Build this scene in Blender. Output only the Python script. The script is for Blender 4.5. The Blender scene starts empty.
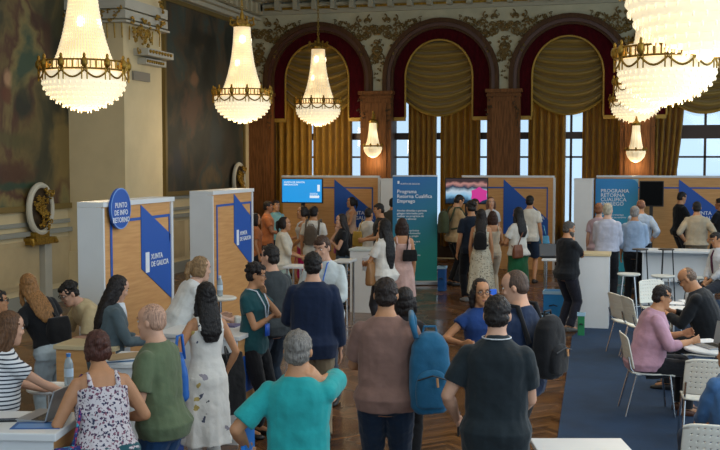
import bpy, bmesh, math, random
from mathutils import Vector, Matrix, Euler, noise

# ---------------------------------------------------------------- camera, world, lights, exposure
F = 1050.0                      # focal length in pixels of a 720x450 frame
CAMZ = 2.62
YAW = math.atan(280/F)
PITCH = math.atan(65/F)
scene = bpy.context.scene
COL = scene.collection
cam_d = bpy.data.cameras.new('camera'); cam_d.sensor_width = 36; cam_d.lens = F*36/720
cam_d.dof.use_dof = False
cam = bpy.data.objects.new('camera', cam_d); COL.objects.link(cam)
cam.location = (0, 0, CAMZ); cam.rotation_euler = (math.pi/2-PITCH, 0, YAW)
scene.camera = cam
scene.view_settings.view_transform = 'Standard'
scene.view_settings.look = 'None'
scene.view_settings.exposure = 0.0
scene.view_settings.gamma = 1.0
scene.view_settings.use_curve_mapping = False

w = bpy.data.worlds.new('sky'); scene.world = w; w.use_nodes = True
wn = w.node_tree; bgn = wn.nodes['Background']
bgn.inputs[0].default_value = (0.66, 0.84, 1.0, 1); bgn.inputs[1].default_value = 1.15

def area(name, loc, rot, sx, sy, power, col):
    l = bpy.data.lights.new(name, 'AREA'); l.shape = 'RECTANGLE'; l.size = sx; l.size_y = sy
    l.energy = power; l.color = col
    o = bpy.data.objects.new(name, l); COL.objects.link(o); o.location = loc; o.rotation_euler = rot
    return o
# added fill lamps: daylight from the unbuilt right side, warm wash under the ceiling
area('side_fill_light', (2.6, 9, 4.2), (0, math.radians(62), 0), 3.5, 16, 280, (0.85, 0.93, 1.0))
area('ceiling_wash_fill', (-4.3, 11, 6.6), (0, 0, 0), 9, 20, 235, (1.0, 0.90, 0.78))

_R = Matrix.Rotation(YAW, 3, 'Z') @ Matrix.Rotation(math.pi/2-PITCH, 3, 'X')
def ray(px, py): return _R @ Vector(((px-360)/F, -(py-225)/F, -1))
C0 = Vector((0, 0, CAMZ))
def P(px, py, k): return C0 + ray(px, py)*(F/k)          # k = pixels per metre at that depth
def PZ(px, py, z=0):
    r = ray(px, py); return C0 + r*((z-CAMZ)/r.z)
def PY(px, py, Y):
    r = ray(px, py); return C0 + r*(Y/r.y)
def PX(px, py, X):
    r = ray(px, py); return C0 + r*(X/r.x)
def PK(px, k, z):
    """point in pixel column px at depth F/k and at height z"""
    a = C0 + ray(px, 0)*(F/k); b = C0 + ray(px, 450)*(F/k)
    t = (z-a.z)/(b.z-a.z); return a.lerp(b, t)
LW, BW = -10.4, 27.4             # planes of the left wall and of the back wall

# ---------------------------------------------------------------- materials
def lin(h):
    if isinstance(h, (tuple, list)): return tuple(h[:3])
    h = h.lstrip('#'); v = [int(h[i:i+2], 16)/255 for i in (0, 2, 4)]
    return tuple(c/12.92 if c <= .04045 else ((c+.055)/1.055)**2.4 for c in v)
_m = {}
def mat(name, col='#808080', rough=.6, metal=0., emit=None, es=0., bump=0., bscale=60., var=0., vscale=4., stretch=None, trans=0., alpha=1., spec=.5, sheen=0.):
    if name in _m: return _m[name]
    m = bpy.data.materials.new(name); m.use_nodes = True; nt = m.node_tree; b = nt.nodes['Principled BSDF']
    c = lin(col)
    b.inputs['Base Color'].default_value = (*c, 1); b.inputs['Roughness'].default_value = rough; b.inputs['Metallic'].default_value = metal
    b.inputs['Specular IOR Level'].default_value = spec
    if sheen: b.inputs['Sheen Weight'].default_value = sheen
    if emit: b.inputs['Emission Color'].default_value = (*lin(emit), 1); b.inputs['Emission Strength'].default_value = es
    if trans: b.inputs['Transmission Weight'].default_value = trans
    if alpha < 1: b.inputs['Alpha'].default_value = alpha
    if bump or var:
        tc = nt.nodes.new('ShaderNodeTexCoord'); mp = nt.nodes.new('ShaderNodeMapping'); nt.links.new(tc.outputs['Object'], mp.inputs[0])
        if stretch: mp.inputs['Scale'].default_value = stretch
        if bump:
            n = nt.nodes.new('ShaderNodeTexNoise'); n.inputs['Scale'].default_value = bscale; n.inputs['Detail'].default_value = 3
            nt.links.new(mp.outputs[0], n.inputs['Vector'])
            bp = nt.nodes.new('ShaderNodeBump'); bp.inputs['Strength'].default_value = bump; bp.inputs['Distance'].default_value = .01
            nt.links.new(n.outputs[0], bp.inputs['Height']); nt.links.new(bp.outputs[0], b.inputs['Normal'])
        if var:
            n = nt.nodes.new('ShaderNodeTexNoise'); n.inputs['Scale'].default_value = vscale; n.inputs['Detail'].default_value = 4
            nt.links.new(mp.outputs[0], n.inputs['Vector'])
            r = nt.nodes.new('ShaderNodeValToRGB'); r.color_ramp.elements[0].position = .35; r.color_ramp.elements[1].position = .65
            r.color_ramp.elements[0].color = (*[x*(1-var) for x in c], 1); r.color_ramp.elements[1].color = (*[min(1, x*(1+var)) for x in c], 1)
            nt.links.new(n.outputs[0], r.inputs[0]); nt.links.new(r.outputs[0], b.inputs['Base Color'])
    _m[name] = m; return m
def cloth(col, var=.12): return mat('fabric_'+col, col, .85, bump=.5, bscale=22, var=var, vscale=7, sheen=.15, spec=.2)
def skin(col): return mat('skin_'+col, col, .5, bump=.08, bscale=90, var=.06, vscale=12, spec=.35)
def hairm(col): return mat('hair_'+col, col, .5, bump=1., bscale=28, stretch=(5, 5, .7), var=.35, vscale=22, spec=.35)
def nodes(m): return m.node_tree, m.node_tree.nodes, m.node_tree.links
def ramp(nt, fac, stops, interp='LINEAR'):
    r = nt.nodes.new('ShaderNodeValToRGB'); r.color_ramp.interpolation = interp
    e = r.color_ramp.elements
    while len(e) < len(stops): e.new(.5)
    for i, (p, c) in enumerate(stops): e[i].position = p; e[i].color = (*lin(c), 1)
    nt.links.new(fac, r.inputs[0]); return r
def mathn(nt, op, a, b=None, c=None):
    n = nt.nodes.new('ShaderNodeMath'); n.operation = op
    for i, v in enumerate((a, b, c)):
        if v is None: continue
        if isinstance(v, (int, float)): n.inputs[i].default_value = v
        else: nt.links.new(v, n.inputs[i])
    return n.outputs[0]
def coords(nt, kind='Object', scale=(1, 1, 1), rot=(0, 0, 0)):
    tc = nt.nodes.new('ShaderNodeTexCoord'); mp = nt.nodes.new('ShaderNodeMapping')
    mp.inputs['Scale'].default_value = scale; mp.inputs['Rotation'].default_value = rot
    nt.links.new(tc.outputs[kind], mp.inputs[0]); return mp.outputs[0]
def mix(nt, fac, a, b):
    n = nt.nodes.new('ShaderNodeMix'); n.data_type = 'RGBA'; nt.links.new(fac, n.inputs[0])
    for i, v in ((6, a), (7, b)):
        if isinstance(v, str): n.inputs[i].default_value = (*lin(v), 1)
        else: nt.links.new(v, n.inputs[i])
    return n.outputs[2]

def pattern_floral(name, base, spots, scale=16, thr=.36):
    if name in _m: return _m[name]
    m = mat(name, base, .85, bump=.4, bscale=25); nt, N, L = nodes(m); b = N['Principled BSDF']
    v = coords(nt)
    vo = N.new('ShaderNodeTexVoronoi'); vo.inputs['Scale'].default_value = scale; L.new(v, vo.inputs['Vector'])
    nz = N.new('ShaderNodeTexNoise'); nz.inputs['Scale'].default_value = scale*1.8; nz.inputs['Detail'].default_value = 2; L.new(v, nz.inputs['Vector'])
    s = mathn(nt, 'ADD', vo.outputs['Distance'], mathn(nt, 'MULTIPLY', mathn(nt, 'SUBTRACT', nz.outputs[0], .5), 1.6))
    f = mathn(nt, 'LESS_THAN', s, thr)
    vs = N.new('ShaderNodeSeparateColor'); L.new(vo.outputs['Color'], vs.inputs[0])
    st = [(i/len(spots), c) for i, c in enumerate(spots)]
    rc = ramp(nt, vs.outputs[0], st, 'CONSTANT')
    L.new(mix(nt, f, base, rc.outputs[0]), b.inputs['Base Color']); return m
def pattern_stripes(name, a, c, scale=24, duty=.6):
    if name in _m: return _m[name]
    m = mat(name, a, .85, bump=.4, bscale=25); nt, N, L = nodes(m)
    v = coords(nt); s = N.new('ShaderNodeSeparateXYZ'); L.new(v, s.inputs[0])
    f = mathn(nt, 'GREATER_THAN', mathn(nt, 'FRACT', mathn(nt, 'MULTIPLY', s.outputs[2], scale)), duty)
    L.new(mix(nt, f, a, c), N['Principled BSDF'].inputs['Base Color']); return m

WHITE = mat('white_laminate', '#d6d9da', .45, var=.02)
WHITEP = mat('white_plastic', '#dcdcd2', .4)
CHROME = mat('chrome', '#c8c8c8', .18, 1)
BLACK = mat('black_plastic', '#131416', .45)
BLUE = mat('sign_blue', '#0e51aa', .5)
LTXT = mat('white_print', '#e6eaf0', .6)
GOLD = mat('old_gold', '#96772f', .42, .75, bump=.5, bscale=30, var=.3, vscale=20)
PAPER = mat('paper', '#d9dadb', .7)
def tanwood():
    if 'tan_wood' in _m: return _m['tan_wood']
    m = mat('tan_wood', '#c08f5c', .6); nt, N, L = nodes(m)
    v = coords(nt, scale=(1, 1, 14)); n = N.new('ShaderNodeTexNoise'); n.inputs['Scale'].default_value = 2.4; n.inputs['Detail'].default_value = 5; L.new(v, n.inputs['Vector'])
    L.new(ramp(nt, n.outputs[0], [(.3, '#c08a52'), (.5, '#ca955a'), (.7, '#d29e63')]).outputs[0], N['Principled BSDF'].inputs['Base Color']); return m
TAN = tanwood()

# ---------------------------------------------------------------- mesh helpers
def tag(o, label=None, cat=None, group=None, kind=None):
    if label: o['label'] = label
    if cat: o['category'] = cat
    if group: o['group'] = group
    if kind: o['kind'] = kind
    return o
def empty(name, loc=(0, 0, 0), rz=0, label=None, cat=None, group=None):
    o = bpy.data.objects.new(name, None); COL.objects.link(o); o.location = loc; o.rotation_euler = (0, 0, rz)
    o.empty_display_size = .1
    return tag(o, label, cat, group)
def obj(name, bm, m, parent=None, smooth=False, loc=None, rz=0, kind=None, label=None):
    me = bpy.data.meshes.new(name)
    bmesh.ops.recalc_face_normals(bm, faces=bm.faces)
    bm.to_mesh(me); bm.free()
    for mm in (m if isinstance(m, (list, tuple)) else [m]): me.materials.append(mm)
    if smooth: me.polygons.foreach_set('use_smooth', [True]*len(me.polygons))
    o = bpy.data.objects.new(name, me); COL.objects.link(o)
    if parent: o.parent = parent
    if loc is not None: o.location = loc
    o.rotation_euler = (0, 0, rz)
    if kind: o['kind'] = kind
    if label: o['label'] = label
    return o
def B(): return bmesh.new()
def box(bm, lo, hi, mi=0, bev=0):
    lo = Vector(lo); hi = Vector(hi)
    g = bmesh.ops.create_cube(bm, size=1, matrix=Matrix.Translation((lo+hi)/2) @ Matrix.Diagonal((*(hi-lo), 1)))
    fs = list({f for v in g['verts'] for f in v.link_faces})
    for f in fs: f.material_index = mi
    if bev:
        es = list({e for f in fs for e in f.edges})
        r = bmesh.ops.bevel(bm, geom=es, offset=bev, segments=2, affect='EDGES', profile=.5)
        for f in r['faces']: f.material_index = mi
def loft(bm, rings, mi=0, closed=False, cap=True):
    vs = [[bm.verts.new(p) for p in r] for r in rings]
    n = len(vs[0]); m = len(vs)
    for i in range(m if closed else m-1):
        a, b = vs[i], vs[(i+1) % m]
        for j in range(n):
            f = bm.faces.new((a[j], a[(j+1) % n], b[(j+1) % n], b[j])); f.material_index = mi
    if cap and not closed:
        bm.faces.new(vs[0][::-1]).material_index = mi; bm.faces.new(vs[-1]).material_index = mi
def ering(c, u, v, a, b, n=14, p=2.0):
    out = []
    for i in range(n):
        t = 2*math.pi*i/n; ct, st = math.cos(t), math.sin(t)
        x = math.copysign(abs(ct)**(2/p), ct)*a; y = math.copysign(abs(st)**(2/p), st)*b
        out.append(c + u*x + v*y)
    return out
def frame(d):
    d = d.normalized(); h = Vector((0, 0, 1)) if abs(d.z) < .9 else Vector((0, 1, 0))
    u = d.cross(h).normalized(); return u, d.cross(u).normalized()
def seg(bm, a, b, prof, n=10, mi=0, flat=1.0, uu=None):
    """straight tapered tube from a to b; prof = [(t, r)]"""
    a = Vector(a); b = Vector(b); d = b-a
    if uu is None: u, v = frame(d)
    else: v = d.cross(uu).normalized(); u = v.cross(d).normalized()
    loft(bm, [ering(a+d*t, u, v, r, r*flat, n) for t, r in prof], mi)
def tube(bm, pts, r, n=8, mi=0, closed=False):
    pts = [Vector(p) for p in pts]; rings = []; m = len(pts)
    rs = r if isinstance(r, (list, tuple)) else [r]*m
    u = None
    for i, p in enumerate(pts):
        d = (pts[(i+1) % m]-pts[i-1]) if closed else (pts[min(i+1, m-1)]-pts[max(i-1, 0)])
        d = d.normalized()
        if u is None: u, _ = frame(d)
        v = d.cross(u)
        if v.length < 1e-5: u, _ = frame(d); v = d.cross(u)
        v.normalize(); u = v.cross(d).normalized()
        rings.append(ering(p, u, v, rs[i], rs[i], n))
    loft(bm, rings, mi, closed=closed)
def ball(bm, c, r, n=10, mi=0, M=None):
    mtx = Matrix.Translation(Vector(c)) @ (M.to_4x4() if M else Matrix.Identity(4)) @ Matrix.Diagonal((*(r if isinstance(r, (tuple, list)) else (r, r, r)), 1))
    g = bmesh.ops.create_uvsphere(bm, u_segments=n, v_segments=max(5, n*2//3), radius=1, matrix=mtx)
    for f in {f for v in g['verts'] for f in v.link_faces}: f.material_index = mi; f.smooth = True
def lathe(bm, prof, n=24, mi=0, c=(0, 0), cap=False, ridge=0.):
    rings = []
    for r, z in prof:
        rings.append([Vector((c[0]+max(r*(1+(ridge if i % 2 else -ridge)), .0005)*math.cos(2*math.pi*i/n), c[1]+max(r*(1+(ridge if i % 2 else -ridge)), .0005)*math.sin(2*math.pi*i/n), z)) for i in range(n)])
    loft(bm, rings, mi, cap=cap)
def poly(bm, pts, thick, mi=0):
    """extruded polygon; pts are Vectors, thick is a Vector"""
    a = [bm.verts.new(p) for p in pts]; b = [bm.verts.new(Vector(p)+Vector(thick)) for p in pts]; n = len(a)
    bm.faces.new(a[::-1]).material_index = mi; bm.faces.new(b).material_index = mi
    for i in range(n): bm.faces.new((a[i], a[(i+1) % n], b[(i+1) % n], b[i])).material_index = mi
def text(body, size, m, parent, loc, rot, name='lettering', align='LEFT', ext=.002, sp=1.0):
    c = bpy.data.curves.new(name, 'FONT'); c.body = body; c.size = size; c.extrude = ext; c.align_x = align; c.align_y = 'TOP'; c.space_line = sp
    c.materials.append(m); c.resolution_u = 2; c.offset = size*.012
    t = bpy.data.objects.new(name, c); COL.objects.link(t)
    me = bpy.data.meshes.new_from_object(t.evaluated_get(bpy.context.evaluated_depsgraph_get())); bpy.data.objects.remove(t)
    o = bpy.data.objects.new(name, me); COL.objects.link(o); o.parent = parent; o.location = loc; o.rotation_euler = rot
    return o
def copy_tree(o, parent=None):
    c = o.copy(); COL.objects.link(c); c.parent = parent
    for ch in [x for x in bpy.data.objects if x.parent == o]: copy_tree(ch, c)
    return c
# ---------------------------------------------------------------- floor, walls, ceiling
def structure(name, bm, m, **k): return obj(name, bm, m, kind='structure', **k)
fm = mat('parquet', '#5a3420', .22); nt, N, L = nodes(fm); bs = N['Principled BSDF']
v = coords(nt, rot=(0, 0, 0)); s = N.new('ShaderNodeSeparateXYZ'); L.new(v, s.inputs[0])
colw = .42; plank = .085
cx = mathn(nt, 'DIVIDE', s.outputs[0], colw); ci = mathn(nt, 'FLOOR', cx)
tri = mathn(nt, 'PINGPONG', cx, 1.0)
yy = mathn(nt, 'DIVIDE', mathn(nt, 'ADD', s.outputs[1], mathn(nt, 'MULTIPLY', tri, colw)), plank); pi_ = mathn(nt, 'FLOOR', yy)
cb = N.new('ShaderNodeCombineXYZ'); L.new(ci, cb.inputs[0]); L.new(pi_, cb.inputs[1])
wn_ = N.new('ShaderNodeTexWhiteNoise'); wn_.noise_dimensions = '3D'; L.new(cb.outputs[0], wn_.inputs['Vector'])
pc = ramp(nt, wn_.outputs[0], [(0, '#3d2615'), (.5, '#5e3d22'), (1, '#7a5331')])
gap = mathn(nt, 'LESS_THAN', mathn(nt, 'ABSOLUTE', mathn(nt, 'SUBTRACT', mathn(nt, 'FRACT', yy), .5)), .46)
ng = N.new('ShaderNodeTexNoise'); ng.inputs['Scale'].default_value = 1.1; L.new(v, ng.inputs['Vector'])
L.new(mix(nt, gap, '#1d0f08', pc.outputs[0]), bs.inputs['Base Color'])
L.new(ramp(nt, ng.outputs[0], [(.3, (.13, .13, .13)), (.7, (.34, .34, .34))]).outputs[0], bs.inputs['Roughness'])
bp = N.new('ShaderNodeBump'); bp.inputs['Strength'].default_value = .25; bp.inputs['Distance'].default_value = .004
nw = N.new('ShaderNodeTexNoise'); nw.inputs['Scale'].default_value = 5; L.new(v, nw.inputs['Vector'])
L.new(mathn(nt, 'ADD', nw.outputs[0], mathn(nt, 'MULTIPLY', wn_.outputs[0], .4)), bp.inputs['Height']); L.new(bp.outputs[0], bs.inputs['Normal'])
bm = B(); box(bm, (-11.2, -3, -.2), (6, 29, 0)); structure('floor', bm, fm)

CREAM = mat('cream_plaster', '#c6b68f', .7, bump=.1, bscale=14, var=.05, vscale=2)
GREYP = mat('grey_plaster', '#a9a79a', .7, var=.05, vscale=2)
RAILM = mat('grey_rail', '#8b8d84', .6)
PANELM = mat('panel_beige', '#b09f7a', .7, var=.06, vscale=3)
WALLB = mat('back_plaster', '#b3ae92', .75, var=.08, vscale=3)
bm = B(); box(bm, (-11.2, -3, 7.35), (3.4, 29, 7.6)); structure('ceiling', bm, mat('ceiling_white', '#b5ad98', .8))
bm = B(); box(bm, (LW-.3, -3, 0), (LW, 28.2, 7.35)); structure('wall_left', bm, CREAM)

# dado of the left wall: rails and panels
zr1 = PX(20, 234, LW).z; zr2 = PX(20, 226, LW).z; zt = PX(20, 206, LW).z
ra = B(); box(ra, (LW, 3, zr1-.05), (LW+.09, BW, zr1+.03)); box(ra, (LW, 3, zr2-.02), (LW+.05, BW, zr2+.05)); box(ra, (LW, 3, zt-.1), (LW+.04, BW, zt-.04))
box(ra, (LW, 3, 0), (LW+.06, BW, .25)); structure('trim_rail', ra, RAILM)
pn = B()
def panel(bm, y0, y1, z0, z1): 
    box(bm, (LW, y0, z0), (LW+.025, y1, z1)); box(bm, (LW, y0+.08, z0+.08), (LW+.04, y1-.08, z1-.08))
ya = [PX(p, 250, LW).y for p in (-30, 38)]; panel(pn, ya[0], ya[1], .35, zr1-.14)
ya = [PX(p, 250, LW).y for p in (47, 92)]; panel(pn, ya[0], ya[1], .35, zr1-.14)
for i in range(5):
    y0 = ya[1]+.4+i*2.1; panel(pn, y0, min(y0+1.8, BW-.2), .35, zr1-.14)
structure('trim_panel', pn, PANELM)
pl = B(); y0, y1 = [PX(p, 250, LW).y for p in (39, 46)]; box(pl, (LW, y0, 0), (LW+.12, y1, zr1-.06)); structure('trim_post', pl, GREYP)

# murals
def mural(name, y0, y1, z0, z1, label, seedv, cols):
    m = mat(name+'_paint_%d' % seedv, '#3a3020', .55); nt, N, L = nodes(m); b = N['Principled BSDF']
    v = coords(nt, scale=(1, .55, .45)); mp = v.node; mp.inputs['Location'].default_value = (seedv, seedv*2, seedv*.7)
    n1 = N.new('ShaderNodeTexNoise'); n1.inputs['Scale'].default_value = 1.5; n1.inputs['Detail'].default_value = 8; n1.inputs['Distortion'].default_value = .5; L.new(v, n1.inputs['Vector'])
    L.new(ramp(nt, n1.outputs[0], cols).outputs[0], b.inputs['Base Color'])
    bm = B(); box(bm, (0, 0, 0), (.05, y1-y0, z1-z0))
    r = empty(name, (LW, y0, z0), 0, label, 'painting'); obj('canvas', bm, m, r)
    f = B(); t = .10
    for a in (((0, -t, -t), (.09, y1-y0+t, 0)), ((0, -t, z1-z0), (.09, y1-y0+t, z1-z0+t)), ((0, -t, 0), (.09, 0, z1-z0)), ((0, y1-y0, 0), (.09, y1-y0+t, z1-z0))): box(f, *a)
    obj('frame', f, mat('frame_gilt', '#7c6a3c', .5, .4), r); return r
zb = PX(40, 204.5, LW).z; ztp = PX(200, 13, LW).z
e1 = PX(79, 150, LW).y; s2 = PX(163.5, 100, LW).y; e2 = PX(241, 100, LW).y
g1 = [(.30, '#1f1e15'), (.42, '#3b3924'), (.50, '#665733'), (.56, '#4d3023'), (.62, '#7a6d42'), (.70, '#3b4c3a')]
g2 = [(.30, '#161a17'), (.45, '#2a312c'), (.52, '#4d4030'), (.58, '#364643'), (.66, '#6b5a40'), (.75, '#262c2b')]
mural('mural_painting', 7.0, e1, zb, ztp, 'large dark mural of brown and green figures left of the cream pillar', 3, g1)
mural('mural_painting', s2, e2, PX(200, 189.5, LW).z, ztp, 'large dark mural between the cream pillar and the room corner', 11, g2)
# painted figures on the murals: soft patches of paint in the canvas material
def figures(root, items):
    cv = [o for o in bpy.data.objects if o.parent == root and o.name.startswith('canvas')][0]
    m = cv.data.materials[0]; nt, N, L = nodes(m); b = N['Principled BSDF']
    cur = b.inputs['Base Color'].links[0].from_socket
    tc = N.new('ShaderNodeTexCoord'); nz = N.new('ShaderNodeTexNoise'); nz.inputs['Scale'].default_value = 2.6; nz.inputs['Detail'].default_value = 6; L.new(tc.outputs['Object'], nz.inputs['Vector'])
    for px, py, wpx, hpx, c in items:
        p = PX(px, py, LW); q = PX(px+wpx, py, LW); t = PX(px, py-hpx, LW)
        mp = N.new('ShaderNodeMapping'); mp.vector_type = 'TEXTURE'; mp.inputs['Location'].default_value = (0, p.y-root.location.y, p.z-root.location.z); mp.inputs['Scale'].default_value = (9, abs(q.y-p.y), abs(t.z-p.z))
        L.new(tc.outputs['Object'], mp.inputs[0]); ln = N.new('ShaderNodeVectorMath'); ln.operation = 'LENGTH'; L.new(mp.outputs[0], ln.inputs[0])
        d = mathn(nt, 'ADD', ln.outputs['Value'], mathn(nt, 'MULTIPLY', mathn(nt, 'SUBTRACT', nz.outputs[0], .5), 1.5))
        f = ramp(nt, d, [(.45, (.8, .8, .8)), (1.0, (0, 0, 0))]).outputs[0]
        fac = mathn(nt, 'MULTIPLY', f, 1.0); n = N.new('ShaderNodeMix'); n.data_type = 'RGBA'; L.new(fac, n.inputs[0]); L.new(cur, n.inputs[6]); n.inputs[7].default_value = (*lin(c), 1); cur = n.outputs[2]
    L.new(cur, b.inputs['Base Color'])
mo = [o for o in bpy.data.objects if o.name.startswith('mural_painting')]
figures(mo[0], [(62, 150, 15, 46, '#7d683a'), (10, 175, 24, 18, '#45231a'), (8, 140, 22, 12, '#4d4a2a'), (20, 100, 12, 25, '#1b2a22'), (5, 78, 5, 12, '#b08a6a'), (4, 95, 7, 12, '#5c2c20'), (45, 40, 6, 30, '#40241a'), (18, 186, 30, 5, '#1d4030'), (34, 20, 10, 12, '#3c241a')])
figures(mo[1], [(192, 80, 7, 8, '#8a6448'), (190, 110, 12, 26, '#6b4a38'), (214, 140, 9, 34, '#2c3c40'), (176, 165, 7, 20, '#2b3440'), (200, 40, 20, 12, '#141915'), (228, 150, 8, 30, '#33302a'), (208, 100, 5, 12, '#55402c')])

# pillar with gilded capital
D = (LW+.02)
yp0 = PX(80, 200, LW).y+.15
XF = P(125.5, 200, 54).x; yp0 = P(125.5, 200, 54).y
yp1 = PX(163, 200, XF).y
bm = B(); box(bm, (LW-.05, yp0, 0), (XF, yp1, 7.35)); box(bm, (LW-.05, yp0-.06, 0), (XF+.07, yp1+.06, .9)); box(bm, (LW-.05, yp0-.1, 0), (XF+.1, yp1+.1, .3))
structure('wall_pillar', bm, CREAM)
def relief(bm, c, u, v, n, sc, rnd, items=9):
    """a cluster of scrolls and leaves in the plane (u, v), standing out along n"""
    c = Vector(c)
    for i in range(items):
        o = c+u*rnd.uniform(-.42, .42)*sc+v*rnd.uniform(-.42, .42)*sc; r0 = rnd.uniform(.08, .18)*sc; a0 = rnd.uniform(0, 6.3); sg = rnd.choice((1, -1))
        pts = []
        for j in range(11):
            a = a0+sg*j*.52; r = r0*(1-j/12); pts.append(o+u*math.cos(a)*r+v*math.sin(a)*r+n*.03)
        tube(bm, pts, [.022*sc*(1-.06*j)+.006 for j in range(11)], 5)
        for j in range(2):
            q = o+u*rnd.uniform(-.14, .14)*sc+v*rnd.uniform(-.14, .14)*sc; ball(bm, q+n*.02, (.05*sc, .03, .05*sc) if abs(n.y) > .5 else (.03, .05*sc, .05*sc), 6)
rnd = random.Random(5)
X1, Y1, Z1 = Vector((1, 0, 0)), Vector((0, 1, 0)), Vector((0, 0, 1))
gb = B(); wb = B()
def zAt(py): return P(140, py, 54).z
ca = B()
for (a, b_, ex) in ((0, 10, .10), (12, 20, .10), (22, 24, .13)):
    box(ca, (LW, yp0-ex, zAt(b_)), (XF+ex, yp1+ex, zAt(a)))
box(ca, (XF, yp0+.25*(yp1-yp0), zAt(54)), (XF+.30, yp0+.95*(yp1-yp0), zAt(47))); box(ca, (XF, yp0+.35*(yp1-yp0), zAt(62)), (XF+.18, yp0+.9*(yp1-yp0), zAt(56)))
structure('trim_capital', ca, GREYP)
for i in range(10):
    relief(gb, (XF+.12, yp0+(yp1-yp0)*rnd.random(), zAt(rnd.uniform(2, 42))), Y1, Z1, X1, .5, rnd, 3)
for i in range(9):
    relief(gb, (LW+(XF-LW)*(i/8), yp0-.11, zAt(16)), X1, Z1, -Y1, .28, rnd, 3)
    tube(gb, [(LW+(XF-LW)*(i/8), yp0-.06, zAt(24)), (LW+(XF-LW)*(i/8), yp0-.04, zAt(39))], .012, 5)
for i in range(5): tube(gb, [(XF+.05, yp0+(yp1-yp0)*(i+.5)/5, zAt(26)), (XF+.04, yp0+(yp1-yp0)*(i+.5)/5, zAt(40))], .012, 5)
for i in range(8): ball(gb, (XF+.31, yp0+(yp1-yp0)*(.3+.08*i), zAt(50)), .035, 6); ball(gb, (XF+.19, yp0+(yp1-yp0)*(.38+.06*i), zAt(59)), .03, 6)
structure('trim_gilding', gb, GOLD)
bm = B(); box(bm, (XF, yp0+.2*(yp1-yp0), zAt(79)), (XF+.05, yp0+.62*(yp1-yp0), zAt(70)))
vt = obj('wall_vent', bm, mat('vent_grey', '#7c7a72', .5, .3)); tag(vt, 'small grey vent plate on the cream pillar below the gilded capital', 'vent')

# cornices
bm = B(); zc = ztp+.14
box(bm, (LW, 3, zc), (LW+.16, BW, zc+.10)); box(bm, (LW, 3, zc+.10), (LW+.30, BW, zc+.18)); box(bm, (LW, 3, zc+.55), (LW+.55, BW, zc+.70)); box(bm, (LW, 3, zc+.70), (LW+.70, BW, 7.36))
structure('trim_cornice', bm, mat('cornice_white', '#b3af9c', .7))
bm = B()
for i in range(52): box(bm, (LW+.02, 9+i*.36, zc+.22), (LW+.42, 9.16+i*.36, zc+.5))
structure('trim_dentils', bm, mat('dentil_white', '#b7ae90', .7))
bm = B()
for i in range(52): box(bm, (LW+.02, 9.17+i*.36, zc+.26), (LW+.30, 9.35+i*.36, zc+.46))
structure('trim_dentil_gilding', bm, GOLD)

# ---------------------------------------------------------------- back wall with four arched openings
def bz(px, py): return PY(px, py, BW).z
def bx(px): return PY(px, 160, BW).x
XC = [bx(318), bx(440), bx(569)]; XC.append(XC[2]+(XC[2]-XC[1])*1.0)
RO = 1.47; ZTOP = (bz(318, 19)+bz(440, 14.5)+bz(570, 9.5))/3-.17; ZS = ZTOP-RO
print('bays', [round(x, 2) for x in XC], 'top', ZTOP, 'k', 1050/((Vector((XC[1], BW, 0))).length))
def arch_pts(xc, r, zs, z0, n=26, ry=None):
    ry = ry or r
    pts = [(xc-r, z0), (xc-r, zs)]+[(xc+r*math.cos(math.pi-math.pi*i/n), zs+ry*math.sin(math.pi*i/n)) for i in range(1, n)]+[(xc+r, zs), (xc+r, z0)]
    return pts
def sheet(name, loops, y, depth, m, parent=None, kind='structure'):
    c = bpy.data.curves.new(name, 'CURVE'); c.dimensions = '2D'; c.fill_mode = 'BOTH'; c.extrude = depth/2
    for lp in loops:
        s_ = c.splines.new('POLY'); s_.points.add(len(lp)-1); s_.use_cyclic_u = True
        for i, p in enumerate(lp): s_.points[i].co = (p[0], p[1], 0, 1)
    c.materials.append(m); t = bpy.data.objects.new(name, c); COL.objects.link(t)
    dg = bpy.context.evaluated_depsgraph_get(); me = bpy.data.meshes.new_from_object(t.evaluated_get(dg)); bpy.data.objects.remove(t)
    me.transform(Matrix.Translation((0, y, 0)) @ Matrix.Rotation(math.pi/2, 4, 'X'))
    o = bpy.data.objects.new(name, me); COL.objects.link(o); o.parent = parent
    if kind: o['kind'] = kind
    return o
sheet('wall_back', [[(LW-.3, 0), (5.2, 0), (5.2, 7.35), (LW-.3, 7.35)]]+[arch_pts(x, RO, ZS, .001) for x in XC], BW+.2, .4, WALLB)
WOOD = mat('dark_walnut', '#4a3320', .6, spec=.15, bump=.2, bscale=12, stretch=(6, 6, .6), var=.25, vscale=7)
WOODL = mat('pilaster_walnut', '#6c4626', .55, spec=.15, bump=.1, bscale=12, stretch=(6, 6, .5), var=.3, vscale=6)
BURG = mat('burgundy_velvet', '#3c060e', .9, bump=.6, bscale=9, stretch=(3, 3, 1), var=.25, vscale=5, spec=.1)
def swag_mat():
    m = mat('mustard_drape', '#a88024', .6, bump=.25, bscale=30, var=.18, vscale=6, sheen=.3); nt, N, L = nodes(m)
    b = N['Principled BSDF']; t = N.new('ShaderNodeBsdfTranslucent'); t.inputs[0].default_value = (*lin('#cf9a2c'), 1); mx = N.new('ShaderNodeMixShader'); mx.inputs[0].default_value = .45
    o = N['Material Output']; L.new(b.outputs[0], mx.inputs[1]); L.new(t.outputs[0], mx.inputs[2]); L.new(mx.outputs[0], o.inputs[0]); return m
DRAPE = swag_mat(); SWAG = mat('olive_gold_satin', '#80651c', .45, .0, bump=.2, bscale=30, sheen=.3)
TRIM = mat('gold_braid', '#a58334', .5, .3, bump=.5, bscale=60)
FRAME = mat('window_frame_paint', '#3c2a1f', .5)
GLASS = bpy.data.materials.new('window_glass'); GLASS.use_nodes = True; nt, N, L = nodes(GLASS)
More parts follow.
